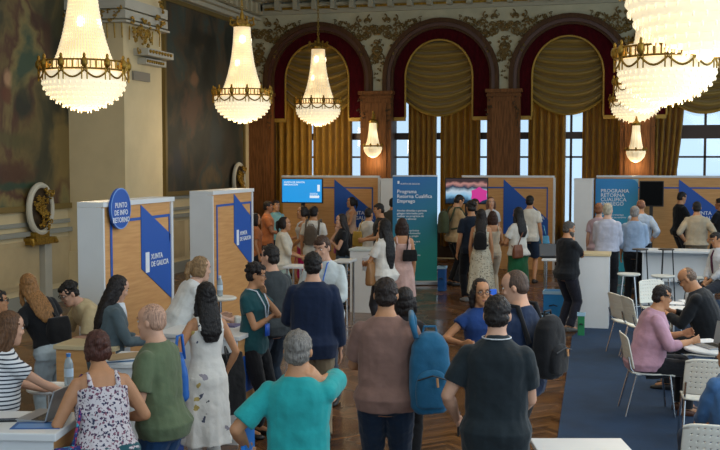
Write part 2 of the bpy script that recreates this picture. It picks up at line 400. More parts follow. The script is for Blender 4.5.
tb = N.new('ShaderNodeBsdfTransparent'); tb.inputs[0].default_value = (.92, .97, 1, 1); gb_ = N.new('ShaderNodeBsdfGlossy'); gb_.inputs['Roughness'].default_value = .05
mx = N.new('ShaderNodeMixShader'); mx.inputs[0].default_value = .06; L.new(tb.outputs[0], mx.inputs[1]); L.new(gb_.outputs[0], mx.inputs[2]); L.new(mx.outputs[0], N['Material Output'].inputs[0])

for bi, xc in enumerate(XC):
    # carved frame: three stepped bands round the arch
    for j, (ro, ri, dy) in enumerate(((RO+.08, RO-.03, -.05), (RO-.02, RO-.12, .02), (RO-.11, RO-.18, .08))):
        o = arch_pts(xc, ro, ZS, .02); i_ = arch_pts(xc, ri, ZS, .02)
        sheet('trim_arch', [o[:]+i_[::-1]], BW+dy, .10, WOOD if j != 1 else mat('walnut_inner', '#4a2a1e', .4))
    # velvet lambrequin
    zl = bz(440, 117); xv = xc-.07; inner = arch_pts(xv, .90, ZS+.02, zl, ry=.98); outer = arch_pts(xv, RO-.10, ZS, zl)
    where = ['leftmost arch', 'middle arch', 'arch right of the middle one', 'arch behind the big chandelier at the right'][bi]
    va = empty('velvet_valance', (0, 0, 0), 0, 'burgundy velvet valance lining the %s' % where, 'valance', 'velvet valances in the arches')
    sheet('velvet', [outer+inner[::-1]], BW+.16, .05, BURG, va, None)
    bm = B(); tube(bm, [Vector((x, BW+.125, z)) for x, z in inner], .028, 6)
    for sx in (-1, 1): box(bm, (xv+sx*1.13-.23, BW+.12, zl-.09), (xv+sx*1.13+.23, BW+.2, zl+.01))
    obj('gold_braid', bm, TRIM, va)
    # swag
    bm = B(); nu, nv = 24, 60; zt_ = ZS+1.12; zb_ = bz(440, 98); grid = []
    for a in range(nv+1):
        row = []
        tv = a/nv
        for b_ in range(nu+1):
            u = -1+2*b_/nu; zz = zt_+(zb_-zt_)*tv-.45*(1-u*u)*tv**.7
            wmax = .96
            dd = .115*math.sin(tv*math.pi*2*7.5+.6*math.sin(u*3+bi))*(1-.35*abs(u)); row.append(bm.verts.new((xv+u*wmax, BW+.33+dd-.10*(1-u*u)*tv, zz)))
        grid.append(row)
    for a in range(nv):
        for b_ in range(nu): bm.faces.new((grid[a][b_], grid[a][b_+1], grid[a+1][b_+1], grid[a+1][b_]))
    sw = empty('swag_drape', (0, 0, 0), 0, 'olive gold swagged drape hanging in folds inside the %s' % where.replace('behind the big chandelier at the right', 'behind the big chandelier'), 'drape', 'swagged drapes in the arches')
    s_ = obj('satin', bm, SWAG, sw, smooth=True); sd_ = s_.modifiers.new('thickness', 'SOLIDIFY'); sd_.thickness = .012
    bm = B(); tube(bm, [Vector((xv+.96*(-1+2*i/24), BW+.33-.10*(1-(-1+2*i/24)**2), zb_-.45*(1-(-1+2*i/24)**2))) for i in range(25)], .035, 6); obj('fringe', bm, TRIM, sw)
    # window behind
    yw = BW+.75; wf = B()
    for x in (-.70, 0, .70): box(wf, (xc+x-.03, yw-.04, .8), (xc+x+.03, yw+.04, ZTOP))
    for z in (.85, bz(440, 157), ZS): box(wf, (xc-1.4, yw-.04, z-.025), (xc+1.4, yw+.04, z+.025))
    box(wf, (xc-1.4, yw-.05, bz(440, 139)), (xc+1.4, yw+.05, bz(440, 132)))
    box(wf, (xc-1.5, yw-.1, 0), (xc+1.5, yw+.1, .85))
    if bi == 3: box(wf, (xc-1.4, yw-.06, bz(700, 138)), (xc+1.4, yw+.06, bz(700, 124)))
    w_ = structure('window_%d' % (bi+1), wf, FRAME)
    gl = B(); box(gl, (xc-1.4, yw+.05, .85), (xc+1.4, yw+.06, ZTOP)); obj('window_pane', gl, GLASS, w_)
bm = B(); yw = BW+.75
edges = [LW-.3]+[e for x in XC for e in (x-1.38, x+1.38)]+[5.2]
for i in range(0, len(edges), 2): box(bm, (edges[i], BW+.4, 0), (edges[i+1], BW+.9, 7.35))
box(bm, (LW-.3, BW+.4, ZTOP-.3), (5.2, BW+.9, 7.35)); structure('wall_reveal', bm, WOOD)

# curtains
def curtain(name, x0, x1, z0, z1, y, folds, label, x0b=None, x1b=None, m=DRAPE, seedv=0):
    bm = B(); n = max(8, int(folds*8)); rows = []; rr = random.Random(seedv); ph = [rr.uniform(-.4, .4) for _ in range(n+1)]
    x0b = x0 if x0b is None else x0b; x1b = x1 if x1b is None else x1b
    for a in range(9):
        t = a/8; row = []
        for i in range(n+1):
            q = i/n; xa = x0+(x1-x0)*q; xb = x0b+(x1b-x0b)*q
            tt = t**1.6
            row.append(bm.verts.new((xa+(xb-xa)*tt, y+.12*math.sin(i/n*folds*2*math.pi+ph[i]*.5)*(1+.2*math.sin(t*5+i)), z1+(z0-z1)*t)))
        rows.append(row)
    for a in range(8):
        for i in range(n): bm.faces.new((rows[a][i], rows[a][i+1], rows[a+1][i+1], rows[a+1][i]))
    r = empty('curtain', (0, 0, 0), 0, label, 'curtain', None)
    o = obj('cloth', bm, m, r, smooth=True); s_ = o.modifiers.new('thickness', 'SOLIDIFY'); s_.thickness = .015
    bm = B(); tube(bm, [(x0-.05, y, z1+.03), (x1+.05, y, z1+.03)], .03, 8); obj('curtain_rod', bm, TRIM, r)
    return r
yc = BW+.52
def cx_(px): return PY(px, 160, yc).x
zt2 = bz(440, 80); 
curtain('c', cx_(262), cx_(312), .3, zt2, yc, 7, 'mustard curtain beside the left corner of the back wall', seedv=1)
curtain('c', cx_(313), cx_(352), .3, zt2, yc, 6, 'mustard curtain left of the sconce, above the blue screen', seedv=2)
curtain('c', cx_(408.5), cx_(436), .3, zt2, yc, 5, 'mustard curtain above the teal roll-up banner', seedv=3)
curtain('c', cx_(440.5), cx_(480), .3, zt2, yc, 6, 'mustard curtain above the screen with the pink picture', seedv=4)
curtain('c', cx_(528), cx_(565), .3, zt2, yc, 5, 'mustard curtain in the third arch, left of its bright gap', seedv=5)
curtain('c', cx_(582), cx_(620), .3, zt2, yc, 6, 'mustard curtain in the third arch, right of its bright gap', seedv=6)
curtain('c', cx_(652), cx_(684), .3, zt2, yc-.05, 5, 'mustard curtain tied back beside the bright right window', x1b=cx_(664), seedv=7)

# pilasters, sconces, spandrel reliefs
def carve(px): return 0
PC = [bx(377.5), bx(504), bx(637), (XC[3]*2-bx(637))]
for i, xp in enumerate([XC[0]-(bx(377.5)-XC[0])]+PC):
    hw_ = .42 if i else .40
    bm = B(); zc_ = bz(504, 92)
    box(bm, (xp-hw_, BW-.22, 0), (xp+hw_, BW+.02, zc_)); box(bm, (xp-hw_+.12, BW-.25, 1.2), (xp+hw_-.12, BW-.2, zc_-.25))
    box(bm, (xp-hw_-.05, BW-.28, zc_-.02), (xp+hw_+.05, BW+.02, zc_+.07)); box(bm, (xp-hw_-.02, BW-.26, zc_-.12), (xp+hw_+.02, BW, zc_-.07)); box(bm, (xp-hw_-.06, BW-.28, 0), (xp+hw_+.06, BW+.02, 1.0))
    structure('wall_pilaster', bm, WOODL)
    bm = B(); r_ = random.Random(i)
    for sd in (-1, 1):
        for j in range(6): relief(bm, (xp+sd*(hw_-.04), BW-.27, zc_-.25-j*.13), X1, Z1, -Y1, .26-.03*j, r_, 2)
    structure('trim_garland', bm, mat('carved_bronze', '#3f3019', .5, .4))
    # gilded relief on the spandrel
    bm = B(); zS0 = zc_+.2
    for sd in (-1, 1):
        for (dx, dz, sc) in ((.20, 1.35, .5), (.50, 1.62, .42), (.82, 1.74, .30), (.25, 1.72, .45), (.10, .95, .36), (1.05, 1.80, .2)):
            rr_ = random.Random(int(dx*100)); 
            u = X1*sd; relief(bm, Vector((xp, BW-.02, zS0+dz-.15))+u*dx, u, Z1, -Y1, sc*1.45, rr_, 9)
            # leaves
    for j in range(9): relief(bm, (xp, BW-.02, zS0+.1+j*.17), X1, Z1, -Y1, .20+.02*j, random.Random(j), 3)
    for j in range(8):
        a = j*math.pi/4; ball(bm, (xp+math.cos(a)*.10, BW-.03, zS0+.95+math.sin(a)*.10), (.055, .03, .055), 6)
    structure('trim_relief', bm, mat('gilded_relief', '#6b5526', .55, .2, var=.3, vscale=9))
bm = B(); zz0 = bz(440, 8.5)
box(bm, (LW, BW-.10, zz0-.02), (5.2, BW+.02, zz0+.10)); box(bm, (LW, BW-.25, zz0+.16), (5.2, BW+.02, zz0+.24)); box(bm, (LW, BW-.55, zz0+.32), (5.2, BW+.02, 7.36))
for i in range(30): box(bm, (LW+.3+i*.52, BW-.42, zz0+.06), (LW+.42+i*.52, BW, zz0+.33))
structure('trim_cornice_back', bm, mat('cornice_back', '#a39f8a', .7))
bm = B(); box(bm, (LW, BW-.12, zz0+.10), (5.2, BW-.02, zz0+.16))
structure('trim_gilt_line', bm, GOLD)
# ---------------------------------------------------------------- people
TORSO = {'m': [(-.14, .09, .08, 0), (-.08, .160, .115, -.012), (-.01, .170, .122, -.014), (.07, .158, .112, -.004), (.15, .148, .102, .002), (.25, .158, .108, .004), (.35, .174, .118, .006), (.42, .178, .112, 0), (.46, .164, .094, -.008), (.495, .125, .080, -.014), (.53, .080, .064, -.012), (.58, .056, .056, 0), (.63, .055, .057, .010)],
         'f': [(-.14, .09, .08, 0), (-.08, .168, .118, -.014), (-.01, .172, .122, -.016), (.07, .148, .104, -.004), (.15, .124, .088, .002), (.25, .132, .096, .010), (.34, .148, .118, .020), (.42, .158, .098, .004), (.47, .154, .080, -.008), (.505, .110, .066, -.014), (.535, .060, .054, -.012), (.58, .046, .047, 0), (.63, .046, .048, .010)]}
def _dims(T, dz):
    if dz <= T[0][0]: return T[0][1:]
    for a, b in zip(T, T[1:]):
        if dz <= b[0]:
            t = (dz-a[0])/(b[0]-a[0]); t2 = t
            return tuple(a[i]+(b[i]-a[i])*t2 for i in (1, 2, 3))
    return T[-1][1:]
def ik(a, c, l1, l2, pole):
    d = c-a; L = min(d.length, (l1+l2)*.998); d = d.normalized(); c = a+d*L
    x = (l1*l1-l2*l2+L*L)/(2*L); h = math.sqrt(max(l1*l1-x*x, 1e-6))
    p = Vector(pole); p = (p-d*p.dot(d))
    p = p.normalized() if p.length > 1e-4 else Vector((0, 1, 0))
    return a+d*x+p*h, c
SKINS = dict(a='#c79a80', b='#b5835f', c='#a06c4c', d='#d6ab93')
def finish(o, vox, sm=3, folds=0., fs=.12):
    r = o.modifiers.new('surface', 'REMESH'); r.mode = 'VOXEL'; r.voxel_size = vox; r.use_smooth_shade = True
    s = o.modifiers.new('soften', 'SMOOTH'); s.factor = .5; s.iterations = sm
    if folds:
        key = 'folds%.2f' % fs
        tx = bpy.data.textures.get(key) or bpy.data.textures.new(key, 'CLOUDS'); tx.noise_scale = fs; tx.noise_depth = 1
        d = o.modifiers.new('folds', 'DISPLACE'); d.texture = tx; d.strength = folds; d.mid_level = .5; d.texture_coords = 'LOCAL'
class Human: pass
PEOPLE = []
def human(label, px, yt, k, hd=0, sex='m', fat=1., lean=0, side=0, tw=0, hy=0, hp=0, rh='down', lh='down', pose='stand',
          top=('tee', '#30343c'), bot=('trousers', '#23252c'), hair=('short', '#1b1613'), sk='a', shoes='#1c1b1c', step=.0, extras=(), group=None, cat='person', arm=1., scale_to=None):
    H = Human(); fem = sex == 'f'; T = TORSO[sex]
    det = 3 if k > 95 else (2 if k > 62 else 1)
    vox = {3: .0085, 2: .0105, 1: .013}[det]
    seat = {'stand': .93, 'sit': .545, 'stool': .86}[pose]
    # spine
    tab = {}; pos = Vector((0, 0, seat)); st = .01
    def up(dz):
        t = max(0., min(1., .45+dz*2.2)) if pose == 'stand' else max(0., min(1., .2+dz*2.8))
        l, s_ = math.radians(lean)*t, math.radians(side)*t
        return Vector((math.sin(s_), math.sin(l)*math.cos(s_), math.cos(l)*math.cos(s_)))
    p = pos.copy(); tab[0] = p.copy()
    for i in range(1, 70): p = p+up(i*st)*st; tab[i] = p.copy()
    p = pos.copy()
    for i in range(1, 20): p = p-up(-i*st)*st; tab[-i] = p.copy()
    def sp(dz):
        i = max(-19, min(69, round(dz/st))); u = up(dz); tt = math.radians(tw)*max(0, min(1, dz*2.2))
        f = Vector((math.sin(tt), math.cos(tt), 0)); r = f.cross(u).normalized(); return tab[i], r, u.cross(r).normalized(), u
    def tr(dz, e=0., wmul=1., dmul=1.):
        w_, d_, yo = _dims(T, dz); ff = 1+(fat-1)*(1.3 if dz < .3 else .6 if dz < .5 else .2)
        fd = 1+(fat-1)*(2.2 if -.02 < dz < .3 else .8)
        c, r, f, u = sp(dz); yo2 = yo+(fd-1)*d_*.5
        return ering(c+f*yo2, r, f, (w_*ff+e)*wmul, (d_*fd+e)*dmul, 18, 2.3)
    # head
    hyr, hpr = math.radians(hy), math.radians(hp)
    nb, r_, f_, u_ = sp(.60)
    ang = math.radians(tw)+hyr
    hf = Vector((math.sin(ang), math.cos(ang), 0)); hu = (Vector((0, 0, 1))*math.cos(hpr)+hf*math.sin(hpr)+Vector((math.sin(math.radians(side))*.5, 0, 0))).normalized()
    hr = hf.cross(hu).normalized(); hf = hu.cross(hr).normalized()
    hc = nb+hu*.075+hf*.014
    topz = (hc+hu*.122).z
    want = P(px, yt, k); s = (want.z)/topz if scale_to is None else scale_to
    if not .86 < s < 1.13: print('SCALE', label, round(s, 3), 'z', round(want.z, 2))
    vd = math.atan2(ray(px, yt).y, ray(px, yt).x)-math.pi/2
    rz = vd-math.radians(hd)
    RZ = Matrix.Rotation(rz, 3, 'Z')
    off = RZ @ (hc*s); loc = Vector((want.x-off.x, want.y-off.y, 0))
    if scale_to is not None: pass
    root = empty('person', loc, rz, label, cat, group)
    def hl(x, y, z): return hc+hr*x+hf*y+hu*z
    sw = .160 if not fem else .142; sw *= 1+(fat-1)*.5
    ar = (1. if not fem else .84)*arm*(1+(fat-1)*.6)
    arms = []
    for sd, tgt in ((1, rh), (-1, lh)):
        c, r, f, u = sp(.435); S = c+r*(sd*sw)+f*(-.008)
        pole = Vector((sd*.35, -.8, -.3))
        hd_dir = None; pn = None
        if isinstance(tgt, (tuple, list)):
            W = Vector(tgt[:3]); pole = Vector(tgt[3]) if len(tgt) > 3 else Vector((sd*.6, -.35, -.9))
        elif tgt == 'down': W = S+Vector((sd*(.075 if not fem else .055), .05, -.515)); pole = Vector((sd*.3, -1, 0))
        elif tgt == 'front': W = c+f*.30+r*(sd*.10)-Vector((0, 0, .30)); pole = Vector((sd*.8, -.5, -.8))
        elif tgt == 'low': W = c+f*.20+r*(sd*.06)-Vector((0, 0, .42)); pole = Vector((sd*1, -.6, -.2))
        elif tgt == 'chin': W = hl(sd*.03, .105, -.19); pole = Vector((sd*.5, .3, -1)); hd_dir = (hl(0, .075, -.10)-W)
        elif tgt == 'ear': W = hl(sd*.12, .03, -.14); pole = Vector((sd*.6, .2, -1)); hd_dir = (hl(sd*.09, .0, .02)-W)
        elif tgt == 'nape': W = hl(sd*.13, .02, -.17); pole = Vector((sd*.9, .3, -1.3)); hd_dir = hl(sd*.03, -.06, -.05)-W
        elif tgt == 'hip': W = sp(.03)[0]+r*(sd*.185)+f*(-.03); pole = Vector((sd*1, -.7, .1)); hd_dir = Vector((-sd*.5, -.4, -.6))
        elif tgt == 'cross': W = sp(.27)[0]+f*.17-r*(sd*.07); pole = Vector((sd*1, -.2, -.7)); hd_dir = Vector((-sd, .1, .1))
        elif tgt == 'strap': W = sp(.36)[0]+f*.15+r*(sd*.11); pole = Vector((sd*.8, -.3, -.8)); hd_dir = Vector((-sd*.3, 0, 1))
        E, W = ik(S, W, .285, .245, pole)
        arms.append((sd, S, E, W, (hd_dir.normalized() if hd_dir else (W-E).normalized())))
    legs = []
    for sd in (1, -1):
        c, r, f, u = sp(-.055); hp_ = c+r*(sd*.088)
        if pose == 'stand': A = Vector((sd*(.105 if not fem else .085), step*sd-.02, .085)); pole = Vector((0, 1, 0))
        elif pose == 'sit': A = Vector((sd*.13, .40+step*sd, .085)); pole = Vector((sd*.15, .4, 1))
        else: A = Vector((sd*.12, .30, .30)); pole = Vector((sd*.25, 1, .5))
        K, A = ik(hp_, A, .43, .415, pole); legs.append((sd, hp_, K, A))
    SM = Matrix.Diagonal((s, s, s, 1))
    def out(name, bm, m, sm=3, folds=0., fs=.12, parent=root, v=None, label=None, remesh=True):
        bmesh.ops.transform(bm, matrix=SM, verts=bm.verts)
        o = obj(name, bm, m, parent, smooth=True, label=label)
        if remesh: finish(o, v or vox, sm, folds, fs)
        return o
    # body ------------------------------------------------------------
    bm = B(); M_skin = skin(SKINS[sk])
    loft(bm, [tr(d) for d in (-.14, -.08, -.01, .07, .15, .25, .35, .42, .47, .50, .53, .58, .63)])
    hw = 1. if not fem else .94
    for (r0, zz) in (): pass
    prof = [(-.118, .022, .080, .040), (-.104, .040, .092, .0), (-.075, .053, .094, -.03), (-.045, .062, .090, -.066), (-.012, .069, .087, -.083), (.018, .073, .083, -.092), (.05, .075, .087, -.094), (.078, .069, .076, -.086), (.10, .052, .054, -.066), (.116, .02, .02, -.03)]
    loft(bm, [ering(hl(0, (yf+yb)/2, z), hr, hf, w_*hw, (yf-yb)/2, 18, 2.2) for z, w_, yf, yb in prof])
    seg(bm, hl(0, .080, .02), hl(0, .098, -.030), [(0, .006), (.8, .015), (1, .012)], 8)
    seg(bm, nb-hu*.06, hl(0, -.01, -.03), [(0, .056 if not fem else .047), (1, .055 if not fem else .047)], 12)
    for sd in (1, -1):
        ball(bm, hl(sd*.076*hw, -.008, -.004), (.012, .018, .031), 8, M=Matrix((hr, hf, hu)).transposed())
        ball(bm, hl(sd*.040, .070, -.022), (.022, .014, .018), 8)
    nf = 8 if det == 1 else 10
    for sd, S, E, W, hdir in arms:
        ball(bm, S, .046*ar, 12)
        seg(bm, S, E, [(0, .045*ar), (.3, .049*ar), (.6, .045*ar), (1, .038*ar)], nf); ball(bm, E, .039*ar, 10)
        seg(bm, E, W, [(0, .038*ar), (.3, .042*ar), (.7, .032*ar), (1, .025*ar)], nf); ball(bm, W, .026*ar, 8)
        # palm, four fingers, thumb
        side_v = hdir.cross(Vector((sd, 0.001, 0.))); side_v = side_v if side_v.length > .2 else hdir.cross(Vector((0, 1, 0)))
        side_v.normalize(); pnorm = hdir.cross(side_v).normalized()
        if pnorm.x*sd > 0: pnorm = -pnorm
        hs = .92 if fem else 1.
        seg(bm, W, W+hdir*.092*hs, [(0, .026), (.35, .036), (1, .040)], 10, flat=.42, uu=side_v)
        for i in range(4):
            o0 = W+hdir*.085*hs+side_v*((i-1.5)*.0215)
            ln = (.060, .074, .078, .068)[i]*hs*.5
            d1 = (hdir+side_v*((i-1.5)*.10)+pnorm*.25).normalized(); d2 = (d1+pnorm*.75).normalized()
            tube(bm, [o0-hdir*.02, o0, o0+d1*ln, o0+d1*ln+d2*ln], [.0105, .0105, .0098, .0085], 6)
        tdir = (hdir*.75+side_v*(1 if side_v.y > 0 else -1)*.6+pnorm*.3).normalized(); t0 = W+hdir*.025+side_v*(1 if side_v.y > 0 else -1)*.02
        tube(bm, [t0, t0+tdir*.035, t0+tdir*.04+hdir*.032], [.014, .012, .010], 6)
    for sd, h0, K, A in legs:
        lr = (1+(fat-1)*.6)
        seg(bm, h0, K, [(0, .088*lr), (.3, .082*lr), (.7, .064*lr), (1, .052*lr)], nf); ball(bm, K, .053*lr, 10)
        seg(bm, K, A, [(0, .050*lr), (.3, .056*lr), (.7, .042*lr), (1, .036)], nf)
        seg(bm, A-Vector((0, .03, .02)), A+Vector((0, .14, -.045)), [(0, .035), (.5, .035), (1, .022)], 8)
    out('body', bm, M_skin, sm=2 if det == 3 else 1)
    # shoes
    for sd, h0, K, A in legs:
        bm = B(); z0 = A.z-.085
        rings = []
        for y, w_, hgt in ((-.085, .020, .05), (-.075, .034, .075), (-.03, .038, .085), (.04, .040, .068), (.10, .046, .05), (.15, .042, .042), (.185, .022, .03)):
            c = Vector((A.x+sd*.01*(y > 0), A.y+y, z0+hgt/2)); rings.append(ering(c, Vector((1, 0, 0)), Vector((0, 0, 1)), w_, hgt/2, 12, 3))
        loft(bm, rings); out('shoe', bm, mat('shoe_'+shoes, shoes, .5), remesh=False)
    # bottom ----------------------------------------------------------
    kind = bot[0]; bc = bot[1]; bmx = bc if not isinstance(bc, str) else cloth(bc)
    hem_ = dict(hem=-.10, **(top[2] if len(top) > 2 else {})).get('hem', -.10) if not (len(top) > 2 and 'hem' in top[2]) else top[2]['hem']
    wl = bot[2] if len(bot) > 2 else (max(-.04, hem_+.05) if top[0] not in ('dress',) else .0)
    if kind in ('trousers', 'shorts', 'slim'):
        bm = B(); e = .010 if kind == 'slim' else .018
        loft(bm, [tr(d, e*.8) for d in (-.13, -.08, -.01, .05, wl)])
        for sd, h0, K, A in legs:
            lr = (1+(fat-1)*.6); le = e
            seg(bm, h0, K, [(0, .088*lr+le), (.3, .084*lr+le), (.7, .066*lr+le), (1, .054*lr+le)] if kind != 'shorts' else [(0, .090*lr+le), (.88, .082*lr+le)], 14)
            if kind != 'shorts':
                ball(bm, K, .054*lr+le, 12)
                seg(bm, K, A+(K-A)*(-.02), [(0, .054*lr+le), (.3, .056*lr+le), (.7, .048+le), (.97, .046+le*1.3)], 14)
        out(kind if kind != 'slim' else 'trousers', bm, bmx, 3, .012, .07)
    elif kind == 'skirt':
        hem = bot[3] if len(bot) > 3 else .48; fl = bot[4] if len(bot) > 4 else .20
        bm = B(); rr = [tr(d, .012) for d in (wl, .05, -.01, -.08)]
        c0 = sp(-.08)[0]
        zs = [c0.z-.06, (c0.z+hem)/2, hem]
        for j, z in enumerate(zs):
            a = .19+(fl-.19)*j/2
            c = Vector((c0.x, c0.y*(1-j*.2), z)); ring = []
            for i in range(18):
                t = 2*math.pi*i/18; q = 1+.05*j*math.sin(t*4+1)
                ring.append(c+Vector((math.cos(t)*a*q, math.sin(t)*a*.78*q, 0)))
            rr.append(ring)
        loft(bm, rr); out('skirt', bm, bmx, 3, .014, .10)
    # top -------------------------------------------------------------
    kind, tc = top[0], top[1]; tmx = tc if not isinstance(tc, str) else cloth(tc)
    o_ = dict(hem=-.10, sl=.62, e=.016, loose=1.0); o_.update(top[2] if len(top) > 2 else {})
    bm = B(); e = o_['e']
    if kind in ('tank', 'dress'):
        hi = .395; ds = [hi, .34, .25, .15, .07, -.01]
        if kind == 'tank': ds += [d for d in (o_['hem'],) if d < -.01]
        rr = [tr(d, e*.7) for d in ds]
        if kind == 'dress':
            hem = o_.get('hemz', .5); c0 = sp(-.05)[0]
            for j, z in enumerate((c0.z-.05, (c0.z*2+hem)/3, (c0.z+hem*2)/3, hem)):
                a = .192+(o_.get('flare', .23)-.19)*j/3; c = Vector((c0.x*(1-j/3), c0.y*(1-j/4), z))
                rr.append([c+Vector((math.cos(2*math.pi*i/18)*a*(1+.04*j*math.sin(i*4+1)), math.sin(2*math.pi*i/18)*a*.76*(1+.04*j*math.sin(i*4+1)), 0)) for i in range(18)])
        loft(bm, rr)
        for sd in (1, -1):
            c, r, f, u = sp(.40); wx = .095 if fem else .12
            c2, r2, f2, u2 = sp(.50)
            pts = [c+r*sd*wx*1.05+f*.105, sp(.45)[0]+r*sd*wx+f*.095, c2+r2*sd*wx*.95+f2*.03, c2+r2*sd*wx*.95-f2*.055, sp(.44)[0]+r*sd*wx-f*.095, c+r*sd*wx*.95-f*.105]
            tube(bm, pts, .017 if not o_.get('wide') else .021, 8)
    else:
        lo = o_['hem']; L_ = o_['loose']
        ds = [d for d in (.535, .515, .49, .46, .42, .35, .25, .15, .07, -.01, -.08) if d > lo+.02]+[lo]
        def ex(d): return e*(.5 if d > .5 else 1)+(.018*(L_-1)*10 if d < .3 else 0)
        rr = []
        for d in ds:
            w_ = max(1., L_ if d < .3 else 1.)
            if d < .2 and d > -.2 and not o_.get('fit'):      # cloth hangs straight from the chest
                a = tr(d, e); ref = tr(.33, e*1.1)
                ca, cr = sum(a, Vector())/18, sum(ref, Vector())/18
                ring = []
                for q, g in zip(a, ref):
                    va, vr = q-ca, g-cr
                    ring.append(ca+va*max(1.035 if d < .05 else 1, (vr.length*(.97))/max(va.length, .01))*w_+(Vector((0, -.012, 0)) if d < 0 else Vector())+(va.normalized()*.012 if d < .0 else Vector()))
                rr.append(ring)
            else: rr.append(tr(d, ex(d) if d > .3 else e*1.1))
        loft(bm, rr)
        sl = o_['sl']; se = o_.get('se', .016 if sl < 1 else .012)
        for sd, S, E, W, hdir in arms:
            ball(bm, S, .051*ar+e*.7, 12)
            t = min(1, sl)
            seg(bm, S, S+(E-S)*t, [(0, .049*ar+se*.8), (.5, .052*ar+se*1.15), (1, (.047 if t < 1 else .040)*ar+se*(1.5 if t < 1 else 1.))], 14)
            if sl > 1:
                t2 = sl-1; ball(bm, E, .040*ar+se, 12)
                seg(bm, E, E+(W-E)*t2, [(0, .041*ar+se), (.4, .043*ar+se), (1, .030*ar+se*1.1)], 14)
        if o_.get('collar'):
            c, r, f, u = sp(.545); loft(bm, [ering(c+f*(-.010)-u*.035, r, f, .098, .088, 16), ering(c+f*(-.008)-u*.005, r, f, .080, .078, 16), ering(c-f*.004+u*.028, r, f, .068, .070, 16)])
    out({'tee': 'shirt', 'shirt': 'shirt', 'jacket': 'jacket', 'tank': 'tank_top', 'dress': 'dress', 'blouse': 'blouse', 'cardigan': 'cardigan', 'polo': 'polo_shirt'}.get(kind, 'shirt'), bm, tmx, 3, .016 if kind != 'jacket' else .010, .09)
    if o_.get('band'):
        bm = B(); c, r, f, u = sp(.555); tube(bm, ering(c-f*.008-u*.012, r, f, .087, .085, 18), .0040, 6, closed=True); out('collar_trim', bm, cloth(o_['band']), remesh=False)
    # hair ------------------------------------------------------------
    hk, hcol = hair[0], hair[1]; HM = hairm(hcol)
    bm = B(); RH = Matrix((hr, hf, hu)).transposed()
    def hb(x, y, z, a, b, c_): ball(bm, hl(x, y, z), (a, b, c_), 14, M=RH)
    sway = hair[2] if len(hair) > 2 else None
    if hk == 'buzz': hb(0, -.020, .030, .0835, .092, .094); hb(0, -.046, -.01, .080, .058, .06)
    elif hk == 'bald': hb(0, -.040, -.015, .078, .062, .038)
    elif hk == 'thin': hb(0, -.036, .010, .0795, .067, .062); hb(0, -.03, .05, .068, .07, .065)
    elif hk in ('short', 'curly'):
        hb(0, -.012, .040, .083*hw, .094, .090); hb(0, -.040, -.015, .078*hw, .062, .062); hb(0, .035, .075, .060, .050, .042)
        if hk == 'curly':
            rr_ = random.Random(len(label))
            for _ in range(26):
                a_ = rr_.uniform(0, 6.28); b_ = rr_.uniform(.1, 1.5)
                hb(math.cos(a_)*math.sin(b_)*.085, -.02+math.sin(a_)*math.sin(b_)*.09*(1 if math.sin(a_) < 0 else .75), .03+math.cos(b_)*.085, .026, .026, .024)
    else:
        hb(0, -.020, .038, .087*hw, .096, .093); hb(0, -.046, -.02, .087*hw, .066, .075)
        for sd in (1, -1): hb(sd*.070, -.01, -.02, .022, .045, .07)
    if hk == 'long':
        ln = sway if sway else .40
        c1, r1, f1, u1 = sp(.46); c2, r2, f2, u2 = sp(max(.0, .52-ln))
        loft(bm, [ering(hl(0, -.035, .03), hr, hf, .080, .062, 14), ering(hl(0, -.055, -.06), hr, hf, .090, .055, 14), ering(c1-f1*.085+u1*.04, r1, f1, .100, .045, 14), ering((c1+c2)/2-f1*.115, r1, f1, .098, .036, 14), ering(c2-f2*.115, r2, f2, .055, .024, 14)])
        for sd in (1, -1): tube(bm, [hl(sd*.07, -.0, .0), hl(sd*.082, .0, -.08), hl(sd*.088, -.02, -.15), hl(sd*.08, -.06, -.22)], [.02, .026, .026, .012], 8)
    elif hk == 'bob':
        for sd in (1, -1): tube(bm, [hl(sd*.075, -.005, .03), hl(sd*.088, -.005, -.05), hl(sd*.082, .0, -.12), hl(sd*.07, -.02, -.17)], [.025, .030, .028, .012], 8)
        loft(bm, [ering(hl(0, -.04, .0), hr, hf, .085, .055, 14), ering(hl(0, -.05, -.09), hr, hf, .09, .05, 14), ering(hl(0, -.05, -.16), hr, hf, .07, .035, 14)])
    elif hk == 'bun':
        for i_ in range(7):
            a_ = i_*2.4; hb(math.cos(a_)*.02, -.105+.005*i_ % 2, .03+math.sin(a_)*.022, .032, .028, .03)
    elif hk == 'pony': tube(bm, [hl(0, -.09, .05), hl(0, -.13, .03), hl(0, -.14, -.06), hl(0, -.11, -.17)], [.025, .034, .030, .010], 10)
    out('hair', bm, HM, 2, {'buzz': .002, 'bald': .003, 'curly': .020, 'bob': .010, 'long': .012}.get(hk, .016) if det > 1 else .008, .022, v=vox*.85)
    if 'beard' in extras:
        bm = B(); loft(bm, [ering(hl(0, .048, -.123), hr, hf, .032, .045, 14), ering(hl(0, .040, -.098), hr, hf, .052, .062, 14), ering(hl(0, .032, -.062), hr, hf, .066, .066, 14), ering(hl(0, .01, -.03), hr, hf, .071, .072, 14)])
        out('beard', bm, hairm(hair[1]), 2, v=vox)
    # face ------------------------------------------------------------
    facing = (hd+hy) % 360
